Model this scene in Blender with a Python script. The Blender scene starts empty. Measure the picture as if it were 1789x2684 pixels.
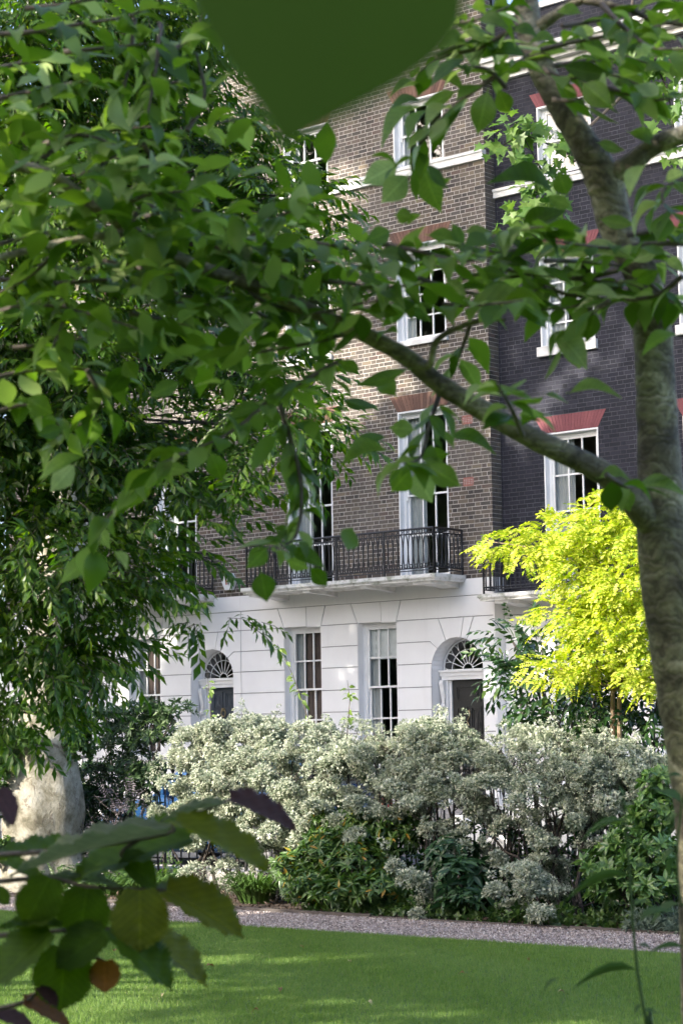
import bpy, bmesh, math, random
import numpy as np
from mathutils import Vector, Matrix

scene = bpy.context.scene
R = math.radians
# ------------------------------------------------------------------ camera
YAW, PITCH, ROLL = R(40.476), R(6.2245), R(-0.8753)
cy_, sy_, cp_, sp_ = math.cos(YAW), math.sin(YAW), math.cos(PITCH), math.sin(PITCH)
fwd = Vector((-sy_*cp_, cy_*cp_, sp_)); rt0 = Vector((cy_, sy_, 0)); up0 = rt0.cross(fwd)
rt = rt0*math.cos(ROLL) + up0*math.sin(ROLL); up = up0*math.cos(ROLL) - rt0*math.sin(ROLL)
cam_d = bpy.data.cameras.new("camera"); cam = bpy.data.objects.new("camera", cam_d)
scene.collection.objects.link(cam); scene.camera = cam
mw = Matrix.Identity(4)
for i in range(3):
    mw[i][0], mw[i][1], mw[i][2] = rt[i], up[i], -fwd[i]
mw[2][3] = 1.6
cam.matrix_world = mw
cam_d.sensor_fit = 'VERTICAL'; cam_d.sensor_height = 36.0; cam_d.sensor_width = 24.0
cam_d.lens = 73.43; cam_d.clip_start = 0.05; cam_d.clip_end = 2000
cam_d.dof.use_dof = True; cam_d.dof.focus_distance = 25.0; cam_d.dof.aperture_fstop = 8.0
# ------------------------------------------------------------------ light
SUN_AZ = Vector((-0.37, -0.93)).normalized(); SUN_EL = R(27)
to_sun = Vector((SUN_AZ.x*math.cos(SUN_EL), SUN_AZ.y*math.cos(SUN_EL), math.sin(SUN_EL)))
world = bpy.data.worlds.new("World"); scene.world = world; world.use_nodes = True
wn = world.node_tree.nodes; wl = world.node_tree.links
bg = wn.get("Background") or wn.new("ShaderNodeBackground")
sky = wn.new("ShaderNodeTexSky"); sky.sky_type = 'NISHITA'; sky.sun_disc = False
sky.sun_elevation = SUN_EL; sky.sun_rotation = math.atan2(SUN_AZ.x, SUN_AZ.y)
sky.air_density = 0.7; sky.dust_density = 2.6; sky.ozone_density = 0.2
wl.new(sky.outputs[0], bg.inputs[0]); bg.inputs[1].default_value = 0.15
sun_d = bpy.data.lights.new("sun", 'SUN'); sun = bpy.data.objects.new("sun", sun_d)
scene.collection.objects.link(sun); sun_d.energy = 2.6; sun_d.angle = R(0.53); sun_d.color = (1.0, 0.93, 0.82)
sun.rotation_euler = to_sun.to_track_quat('Z', 'Y').to_euler(); sun.location = (0, -20, 40)
vs = scene.view_settings
vs.view_transform = 'Standard'; vs.look = 'None'; vs.gamma = 1.0; vs.use_curve_mapping = False
vs.exposure = 2.2
cyc = scene.cycles
cyc.use_denoising = True; cyc.max_bounces = 7; cyc.diffuse_bounces = 4; cyc.glossy_bounces = 3
cyc.transmission_bounces = 4; cyc.transparent_max_bounces = 8
cyc.caustics_reflective = False; cyc.caustics_refractive = False; cyc.sample_clamp_indirect = 6.0
cyc.use_adaptive_sampling = True; cyc.adaptive_threshold = 0.02
random.seed(11)
# ------------------------------------------------------------------ helpers
COL = scene.collection
def tag(o, label=None, cat=None, group=None, kind=None):
    if label: o["label"] = label
    if cat: o["category"] = cat
    if group: o["group"] = group
    if kind: o["kind"] = kind
    return o
def empty(name, loc, label=None, cat=None, group=None, parent=None):
    o = bpy.data.objects.new(name, None); COL.objects.link(o); o.empty_display_size = .1
    o.location = loc
    if parent: o.parent = parent
    return tag(o, label, cat, group)
def wpos(o):
    v = Vector((0, 0, 0))
    while o is not None:
        v = v + o.location; o = o.parent
    return v
def link(name, me, mat=None, parent=None, world_geo=True):
    """one mesh object; geometry given in world metres, moved to be relative to its parent"""
    o = bpy.data.objects.new(name, me); COL.objects.link(o)
    if mat and not me.materials: me.materials.append(mat)
    if parent is not None:
        o.parent = parent
        if world_geo: o.location = -wpos(parent)
    return o
def np_mesh(name, V, F, smooth=False):
    V = np.asarray(V, np.float32); me = bpy.data.meshes.new(name)
    groups = F if isinstance(F, (list, tuple)) else [F]
    groups = [np.asarray(g, np.int32) for g in groups if len(g)]
    nl = sum(g.size for g in groups); nf = sum(len(g) for g in groups)
    me.vertices.add(len(V)); me.vertices.foreach_set("co", V.ravel())
    me.loops.add(nl); me.loops.foreach_set("vertex_index", np.concatenate([g.ravel() for g in groups]))
    me.polygons.add(nf)
    tot = np.concatenate([np.full(len(g), g.shape[1], np.int32) for g in groups])
    st = np.concatenate([[0], np.cumsum(tot)[:-1]]).astype(np.int32)
    me.polygons.foreach_set("loop_start", st); me.polygons.foreach_set("loop_total", tot)
    me.polygons.foreach_set("use_smooth", np.full(nf, bool(smooth)))
    me.update(calc_edges=True); return me
BOXF = np.array([[0,1,5,4],[1,3,7,5],[3,2,6,7],[2,0,4,6],[4,5,7,6],[0,2,3,1]])
def box_v(x0, x1, y0, y1, z0, z1):
    return np.array([(x, y, z) for z in (z0, z1) for y in (y0, y1) for x in (x0, x1)], float)
class MB:
    def __init__(s): s.V = []; s.Q = []; s.T = []; s.n = 0
    def add(s, V, F):
        V = np.asarray(V, float); F = np.asarray(F)
        (s.Q if F.shape[1] == 4 else s.T).append(F + s.n); s.V.append(V); s.n += len(V); return s
    def box(s, x0, x1, y0, y1, z0, z1): return s.add(box_v(x0, x1, y0, y1, z0, z1), BOXF)
    def tube(s, pts, rad, seg=6, cap=True):
        P = np.asarray(pts, float); n = len(P); rad = np.broadcast_to(np.asarray(rad, float), (n,))
        t = np.gradient(P, axis=0); t /= np.linalg.norm(t, axis=1)[:, None] + 1e-9
        ref = np.array([0, 0, 1.]) if abs(t[0][2]) < .9 else np.array([1., 0, 0])
        u = np.cross(t[0], ref); u /= np.linalg.norm(u); rows = []
        for i in range(n):
            u = u - t[i]*(u@t[i]); u /= np.linalg.norm(u) + 1e-9; w = np.cross(t[i], u)
            a = np.linspace(0, 2*np.pi, seg, endpoint=False)[:, None]
            rows.append(P[i] + rad[i]*(np.cos(a)*u + np.sin(a)*w))
        V = np.concatenate(rows); F = []
        for i in range(n-1):
            for k in range(seg):
                a, b = i*seg+k, i*seg+(k+1) % seg; F.append((a, b, b+seg, a+seg))
        s.add(V, F)
        if cap:
            for i, sg in ((0, -1), (n-1, 1)):
                base = len(V); Vc = np.vstack([rows[i], P[i]])
                s.add(Vc, [((k, (k+1) % seg, seg) if sg > 0 else ((k+1) % seg, k, seg)) for k in range(seg)])
        return s
    def mesh(s, name, smooth=False):
        return np_mesh(name, np.concatenate(s.V), [np.concatenate(g) for g in (s.Q, s.T) if g], smooth)
    def obj(s, name, mat, parent=None, smooth=False): return link(name, s.mesh(name, smooth), mat, parent)
def prism(pts, y0, y1, inset=0.0, bev=0.0):
    """polygon in XZ (counter-clockwise seen from -Y) pushed from y1 (back) to y0 (front)"""
    bm = bmesh.new(); vs_ = [bm.verts.new((x, y0, z)) for x, z in pts]; f = bm.faces.new(vs_); bm.normal_update()
    if inset:
        r = bmesh.ops.inset_region(bm, faces=[f], thickness=inset, use_even_offset=True, use_boundary=True)
        bmesh.ops.delete(bm, geom=r['faces'], context='FACES')
        loose = [v for v in bm.verts if not v.link_faces]; bmesh.ops.delete(bm, geom=loose, context='VERTS')
    fs = list(bm.faces); 
    ex = bmesh.ops.extrude_face_region(bm, geom=fs)
    bmesh.ops.translate(bm, verts=[g for g in ex['geom'] if isinstance(g, bmesh.types.BMVert)], vec=(0, y1-y0, 0))
    bmesh.ops.recalc_face_normals(bm, faces=bm.faces)
    me = bpy.data.meshes.new("prism"); bm.to_mesh(me); bm.free(); return me
def frames(d, n):
    """rotation matrices whose columns are (side, along d, normal)"""
    d = d/np.linalg.norm(d, axis=-1, keepdims=True)
    n = n - d*np.sum(n*d, -1, keepdims=True); n = n/(np.linalg.norm(n, axis=-1, keepdims=True)+1e-9)
    return np.stack([np.cross(d, n), d, n], axis=-1)
def scatter(tv, tf, Rm, sc, pos):
    tv = np.asarray(tv); N = len(pos); sc = np.broadcast_to(np.asarray(sc, float), (N,))
    V = np.einsum('nij,kj->nki', Rm*sc[:, None, None], tv) + pos[:, None, :]
    off = (np.arange(N)*len(tv))[:, None, None]
    groups = tf if isinstance(tf, list) else [tf]
    return V.reshape(-1, 3), [(np.asarray(g)[None]+off).reshape(-1, np.asarray(g).shape[1]) for g in groups]
def runit(rng, n):
    v = rng.normal(size=(n, 3)); return v/np.linalg.norm(v, axis=1)[:, None]
def join(parts):
    V = []; G = {}; n = 0
    for v, fs in parts:
        for f in (fs if isinstance(fs, list) else [fs]):
            f = np.asarray(f); G.setdefault(f.shape[1], []).append(f+n)
        V.append(v); n += len(v)
    return np.concatenate(V), [np.concatenate(G[k]) for k in sorted(G, reverse=True)]
# leaf blades: x across, y along, z up
def blade(k=3, w=.45, fold=.12, droop=.18, cup=0., tip=1.0, base=.0, wave=0., stalk=0., peak=.42):
    V = []; F = []
    for i in range(k+1):
        t = i/k
        prof = math.sin(math.pi*min(1, t**(math.log(.5)/math.log(peak))))**.9*(1-.5*tip*t**4) if 0 < t < 1 else 0
        prof = max(prof, .02); h = w*.5*prof
        z = -droop*t*t + cup*math.sin(math.pi*t)
        y = t
        V += [(-h, y, z+fold*h*2+wave*math.sin(7*t)*h), (0, y, z), (h, y, z+fold*h*2-wave*math.sin(7*t+1)*h)]
    for i in range(k):
        a = i*3; F += [(a, a+1, a+4, a+3), (a+1, a+2, a+5, a+4)]
    V = np.array(V); F = np.array(F)
    if stalk:
        V[:, 1] += stalk; n = len(V); s = .012
        V = np.vstack([V, [(-s, 0, 0), (s, 0, 0), (s, stalk, 0), (-s, stalk, 0)]]); F = np.vstack([F, [(n, n+1, n+2, n+3)]])
    return V, F
DIA = (np.array([(0, 0, 0), (-.5, .45, .1), (0, 1, -.08), (.5, .45, .1)]), np.array([(0, 3, 2, 1)]))
def dia(w): v = DIA[0].copy(); v[:, 0] *= w; v[:, 2] *= w*2; return v, DIA[1]
def lobe_pts(lobes, n, rng, ry=None, shell=.45, low=-1.0):
    """points through the outer shell of a set of ellipsoids (x,y,z,rx,rz)"""
    L = np.array(lobes, float); a = L[:, 3]*L[:, 4]; pick = rng.choice(len(L), n, p=a/a.sum()); C = L[pick]
    d = runit(rng, n); d[:, 2] = np.where(d[:, 2] < low, -d[:, 2], d[:, 2])
    r = 1 - shell*rng.random(n)**1.6; rad = np.stack([C[:, 3], C[:, 3] if ry is None else np.full(n, ry), C[:, 4]], 1)
    return C[:, :3] + d*rad*r[:, None], d
# ------------------------------------------------------------------ materials
MATS = {}
def nodes_of(m):
    m.use_nodes = True; nt = m.node_tree; nt.nodes.clear(); out = nt.nodes.new("ShaderNodeOutputMaterial"); return nt, out
def N(nt, t, **kw):
    n = nt.nodes.new("ShaderNode"+t)
    for k, v in kw.items():
        if k in n.inputs: n.inputs[k].default_value = v
        else: setattr(n, k, v)
    return n
def ramp(nt, fac, stops, interp='LINEAR'):
    r = nt.nodes.new("ShaderNodeValToRGB"); e = r.color_ramp.elements; r.color_ramp.interpolation = interp
    while len(e) < len(stops): e.new(.5)
    for i, (p, c) in enumerate(stops): e[i].position = p; e[i].color = (*c, 1)
    nt.links.new(fac, r.inputs[0]); return r
def mix(nt, fac, a, b, mode='MIX'):
    m = nt.nodes.new("ShaderNodeMix"); m.data_type = 'RGBA'; m.blend_type = mode
    for s, v in ((0, fac), (6, a), (7, b)):
        if hasattr(v, 'links'): nt.links.new(v, m.inputs[s])
        elif s == 0: m.inputs[0].default_value = v
        else: m.inputs[s].default_value = (*v, 1)
    return m.outputs[2]
def noise(nt, scale, detail=4, rough=.55, vec=None, dist=0.):
    n = N(nt, "TexNoise"); n.inputs["Scale"].default_value = scale; n.inputs["Detail"].default_value = detail
    n.inputs["Roughness"].default_value = rough; n.inputs["Distortion"].default_value = dist
    if vec is not None: nt.links.new(vec, n.inputs["Vector"])
    return n
def wcoord(nt, sc=(1, 1, 1)):
    g = N(nt, "NewGeometry"); m = N(nt, "Mapping"); m.inputs["Scale"].default_value = sc
    nt.links.new(g.outputs["Position"], m.inputs["Vector"]); return m.outputs[0]
def bump(nt, h, strength=.3, dist=.01):
    b = N(nt, "Bump"); b.inputs["Strength"].default_value = strength; b.inputs["Distance"].default_value = dist
    nt.links.new(h, b.inputs["Height"]); return b.outputs[0]
def surf(name, build):
    m = bpy.data.materials.new(name); nt, out = nodes_of(m); p = N(nt, "BsdfPrincipled")
    nt.links.new(p.outputs[0], out.inputs[0]); build(nt, p); MATS[name] = m; return m
def setc(nt, p, c):
    if hasattr(c, 'links'): nt.links.new(c, p.inputs["Base Color"])
    else: p.inputs["Base Color"].default_value = (*c, 1)
def plain(name, col, rough=.6, metal=0., var=.12, sc=6., bmp=.0):
    def f(nt, p):
        n = noise(nt, sc, 5, vec=wcoord(nt)); c2 = tuple(v*(1-var*2) for v in col); c3 = tuple(min(1, v*(1+var)) for v in col)
        setc(nt, p, ramp(nt, n.outputs[0], [(.3, c2), (.7, c3)]).outputs[0])
        p.inputs["Roughness"].default_value = rough; p.inputs["Metallic"].default_value = metal
        if bmp: nt.links.new(bump(nt, noise(nt, sc*9, 4, vec=wcoord(nt)).outputs[0], bmp, .004), p.inputs["Normal"])
    return surf(name, f)
def leafmat(name, stops, trans=.35, rough=.45, tcol=1.5, obj_random=False, veins=0., spec=.5, back=None):
    """leaf: colour differs from leaf to leaf, light passes through"""
    m = bpy.data.materials.new(name); nt, out = nodes_of(m); MATS[name] = m
    if obj_random: rnd = N(nt, "ObjectInfo").outputs["Random"]
    else: rnd = N(nt, "NewGeometry").outputs["Random Per Island"]
    c = ramp(nt, rnd, stops).outputs[0]
    n = noise(nt, 9, 3, vec=wcoord(nt)); c = mix(nt, .35, c, ramp(nt, n.outputs[0], [(.3, (.45, .45, .45)), (.7, (1, 1, 1))]).outputs[0], 'MULTIPLY')
    if veins:  # midrib and side veins, drawn in the leaf's own x (across) and y (along)
        def ma(op, a, b=None):
            q = N(nt, "Math"); q.operation = op
            for i_, v_ in ((0, a), (1, b)):
                if v_ is None: continue
                if hasattr(v_, 'links'): nt.links.new(v_, q.inputs[i_])
                else: q.inputs[i_].default_value = v_
            return q.outputs[0]
        tx = N(nt, "TexCoord"); sx = N(nt, "SeparateXYZ"); nt.links.new(tx.outputs["Object"], sx.inputs[0])
        ax = ma('ABSOLUTE', sx.outputs[0]); sv = ma('FRACT', ma('MULTIPLY', ma('SUBTRACT', sx.outputs[1], ma('MULTIPLY', ax, .75)), veins))
        line = ma('LESS_THAN', ma('ABSOLUTE', ma('SUBTRACT', sv, .5)), .055); mid = ma('LESS_THAN', ax, .013); vm = ma('MAXIMUM', ma('MULTIPLY', line, .6), mid)
        c = mix(nt, ma('MULTIPLY', vm, .55), c, mix(nt, 1., c, (1.9, 1.75, 1.9), 'MULTIPLY'))
        c = mix(nt, ma('MULTIPLY', sv, .35), c, mix(nt, 1., c, (.62, .66, .6), 'MULTIPLY'))
        pat = noise(nt, 3.0, 4, .6, tx.outputs["Object"]); c = mix(nt, .5, c, ramp(nt, pat.outputs[0], [(.35, (.6, .62, .6)), (.7, (1.25, 1.2, 1.1))]).outputs[0], 'MULTIPLY')
    g = N(nt, "NewGeometry")
    if back: c = mix(nt, g.outputs["Backfacing"], c, back)
    p = N(nt, "BsdfPrincipled"); nt.links.new(c, p.inputs["Base Color"]); p.inputs["Roughness"].default_value = rough
    p.inputs["Specular IOR Level"].default_value = spec
    t = N(nt, "BsdfTranslucent"); tc = N(nt, "HueSaturation"); tc.inputs["Value"].default_value = tcol; tc.inputs["Saturation"].default_value = 1.15
    nt.links.new(c, tc.inputs["Color"]); nt.links.new(tc.outputs[0], t.inputs[0])
    if veins: nt.links.new(bump(nt, sv, .35, .02), p.inputs["Normal"])
    x = N(nt, "MixShader"); x.inputs[0].default_value = trans
    nt.links.new(p.outputs[0], x.inputs[1]); nt.links.new(t.outputs[0], x.inputs[2]); nt.links.new(x.outputs[0], out.inputs[0]); return m
def brickmat(name, stops, individual, dirt=(.16, .14, .12)):
    def f(nt, p):
        rnd = N(nt, "ObjectInfo").outputs["Random"] if individual else N(nt, "NewGeometry").outputs["Random Per Island"]
        c = ramp(nt, rnd, stops).outputs[0]; w = wcoord(nt)
        n1 = noise(nt, 55, 5, .65, w); c = mix(nt, .6, c, ramp(nt, n1.outputs[0], [(.25, (.45, .43, .42)), (.75, (1.25, 1.2, 1.15))]).outputs[0], 'MULTIPLY')
        n2 = noise(nt, .8, 4, .6, w); c = mix(nt, ramp(nt, n2.outputs[0], [(.42, (0, 0, 0)), (.68, (.55,)*3)]).outputs[0], c, dirt)
        setc(nt, p, c); p.inputs["Roughness"].default_value = .9
        nt.links.new(bump(nt, n1.outputs[0], .5, .006), p.inputs["Normal"])
    return surf(name, f)
BROWN = [(0, (.038, .034, .032)), (.2, (.07, .058, .048)), (.4, (.11, .09, .07)), (.55, (.08, .072, .062)), (.7, (.15, .122, .088)), (.8, (.10, .066, .055)), (.9, (.06, .055, .055)), (1, (.20, .158, .105))]
brickmat("brick_brown", BROWN, False); brickmat("brick_brown_single", BROWN, True)
BLACK = [(0, (.008, .009, .015)), (.4, (.012, .013, .022)), (.75, (.017, .018, .030)), (1, (.026, .027, .040))]
brickmat("brick_black", BLACK, False, (.012, .013, .022)); brickmat("brick_black_single", BLACK, True, (.012, .013, .022))
RED = [(0, (.10, .055, .042)), (.5, (.16, .082, .058)), (1, (.21, .12, .085))]
brickmat("brick_red", RED, True, (.13, .08, .06)); 
REDP = [(0, (.19, .06, .07)), (1, (.23, .078, .085))]
brickmat("brick_painted_red", REDP, True, (.18, .065, .072))
plain("mortar_light", (.46, .425, .385), .95, var=.18, sc=3, bmp=.2)
plain("mortar_grey", (.085, .086, .10), .95, var=.3, sc=2, bmp=.2)
def _stucco(nt, p):
    w = wcoord(nt); n = noise(nt, 1.6, 6, .62, w); c = ramp(nt, n.outputs[0], [(.25, (.75, .74, .73)), (.6, (.80, .795, .785)), (.8, (.82, .815, .81))]).outputs[0]
    st = noise(nt, 2.2, 5, .6, wcoord(nt, (3.0, 3.0, .35))); c = mix(nt, ramp(nt, st.outputs[0], [(.58, (0,)*3), (.85, (.16,)*3)]).outputs[0], c, (.42, .40, .37))
    setc(nt, p, c); p.inputs["Roughness"].default_value = .55
    nt.links.new(bump(nt, noise(nt, 40, 4, vec=w).outputs[0], .12, .006), p.inputs["Normal"])
surf("stucco", _stucco)
plain("stucco_joint", (.30, .29, .29), .8, var=.1)
plain("white_paint", (.78, .78, .77), .35, var=.04, sc=3)
plain("stone_white", (.70, .69, .66), .6, var=.12, sc=5, bmp=.2)
def _ledge(nt, p):
    w = wcoord(nt); n = noise(nt, 7, 6, .65, w); c = ramp(nt, n.outputs[0], [(.36, (.30, .31, .24)), (.5, (.66, .65, .61)), (.75, (.74, .73, .70))]).outputs[0]
    setc(nt, p, c); p.inputs["Roughness"].default_value = .7
surf("ledge_stained", _ledge)
plain("iron_black", (.012, .012, .014), .38, var=.2, sc=20)
plain("iron_garden", (.014, .014, .015), .5, var=.2, sc=20)
plain("door_charcoal", (.020, .021, .022), .45, var=.12, sc=8)
plain("door_slate", (.055, .068, .085), .35, var=.1, sc=8)
plain("brass", (.30, .24, .14), .35, .9, var=.1)
plain("drape_brown", (.16, .115, .10), .9, var=.1); plain("curtain", (.46, .47, .47), .9, var=.06); plain("blind", (.85, .85, .84), .9, var=.05)
plain("room_wall", (.30, .27, .23), .9, var=.1); plain("room_floor", (.12, .08, .05), .6)
plain("slate_roof", (.09, .09, .10), .6, var=.2, sc=12); plain("lead", (.16, .17, .18), .5)
plain("terracotta", (.30, .11, .09), .8, var=.15, sc=20)
plain("alarm_white", (.75, .75, .73), .35, var=.03); plain("mark_red", (.45, .05, .03), .5); plain("mark_black", (.03, .03, .03), .5)
def _glass():
    m = bpy.data.materials.new("window_glass"); nt, out = nodes_of(m); MATS["window_glass"] = m
    lw = N(nt, "LayerWeight"); lw.inputs[0].default_value = .5; pw = N(nt, "Math"); pw.operation = 'POWER'; pw.inputs[1].default_value = 3.2; nt.links.new(lw.outputs["Facing"], pw.inputs[0])
    fr = N(nt, "Math"); fr.operation = 'MULTIPLY_ADD'; fr.inputs[1].default_value = .85; fr.inputs[2].default_value = .075; nt.links.new(pw.outputs[0], fr.inputs[0])
    n = noise(nt, 3.2, 2, vec=wcoord(nt)); b = bump(nt, n.outputs[0], .05, .02)
    gl = N(nt, "BsdfGlossy"); gl.inputs["Roughness"].default_value = .01; nt.links.new(b, gl.inputs["Normal"])
    tr = N(nt, "BsdfTransparent"); tr.inputs[0].default_value = (.88, .91, .90, 1)
    x = N(nt, "MixShader"); nt.links.new(fr.outputs[0], x.inputs[0]); nt.links.new(tr.outputs[0], x.inputs[1]); nt.links.new(gl.outputs[0], x.inputs[2])
    nt.links.new(x.outputs[0], out.inputs[0])
_glass()
def carpaint(name, col):
    def f(nt, p):
        setc(nt, p, col); p.inputs["Roughness"].default_value = .25; p.inputs["Coat Weight"].default_value = .6; p.inputs["Metallic"].default_value = .3
    return surf(name, f)
carpaint("car_blue", (.012, .055, .15)); carpaint("car_silver", (.25, .26, .28))
plain("rubber", (.015, .015, .015), .8); plain("alloy", (.4, .4, .41), .35, .8, var=.05); plain("lamp_clear", (.7, .7, .7), .15, var=.02); plain("lamp_red", (.4, .02, .02), .2, var=.02)
def _cg(nt, p): setc(nt, p, (.02, .03, .03)); p.inputs["Roughness"].default_value = .05
surf("car_glass", _cg)
def M(n): return MATS[n]
# measured places (metres)
CHERRY_LIMBS={'trunk': [[-2.66, 4.46, 0.778, 0.0782], [-2.65, 4.434, 1.017, 0.0688], [-2.637, 4.408, 1.276, 0.0657], [-2.631, 4.384, 1.483, 0.0667], [-2.633, 4.352, 1.691, 0.0729], [-2.636, 4.323, 1.877, 0.0782], [-2.64, 4.298, 2.023, 0.074], [-2.644, 4.28, 2.127, 0.0615], [-2.639, 4.265, 2.261, 0.0511], [-2.632, 4.249, 2.417, 0.0479], [-2.627, 4.234, 2.552, 0.0469], [-2.634, 4.209, 2.687, 0.0459], [-2.669, 4.164, 2.791, 0.0448], [-2.679, 4.143, 2.874, 0.0479], [-2.685, 4.13, 2.926, 0.05], [-2.714, 4.094, 3.01, 0.0396], [-2.761, 4.066, 3.11, 0.0356], [-2.806, 4.052, 3.214, 0.0347], [-2.835, 4.052, 3.319, 0.036], [-2.848, 4.049, 3.452, 0.0351]], 'limb1': [[-2.631, 4.303, 2.043, 0.0573], [-2.667, 4.22, 2.135, 0.0476], [-2.712, 4.143, 2.216, 0.0392], [-2.817, 3.975, 2.304, 0.0337], [-2.925, 3.802, 2.41, 0.0303], [-2.962, 3.721, 2.471, 0.0281], [-3.014, 3.644, 2.518, 0.025], [-3.08, 3.582, 2.56, 0.023], [-3.139, 3.499, 2.602, 0.0209], [-3.205, 3.396, 2.646, 0.0198], [-3.271, 3.295, 2.681, 0.0207], [-3.334, 3.207, 2.741, 0.0216], [-3.395, 3.118, 2.81, 0.0185], [-3.449, 3.037, 2.87, 0.0175], [-3.558, 2.928, 2.893, 0.0165]], 'limb2': [[-3.334, 3.206, 2.746, 0.0147], [-3.389, 3.059, 2.705, 0.0116], [-3.485, 2.893, 2.648, 0.0104]], 'limb3': [[-2.682, 4.134, 2.916, 0.0417], [-2.615, 4.147, 2.953, 0.0342], [-2.554, 4.167, 2.993, 0.031], [-2.44, 4.195, 3.013, 0.0286]], 'limb4': [[-2.822, 4.052, 3.304, 0.0232], [-2.744, 4.061, 3.337, 0.0157], [-2.669, 4.082, 3.362, 0.0135], [-2.586, 4.124, 3.374, 0.0125]], 'limb5': [[-2.686, 4.069, 3.35, 0.0115], [-2.593, 4.113, 3.319, 0.0104], [-2.538, 4.139, 3.285, 0.0093], [-2.42, 4.178, 3.249, 0.0082]], 'limb6': [[-2.963, 3.722, 2.466, 0.0131], [-2.917, 3.736, 2.452, 0.011], [-2.885, 3.729, 2.507, 0.01], [-2.813, 3.759, 2.54, 0.0079], [-2.741, 3.794, 2.542, 0.0059]]}
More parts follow.
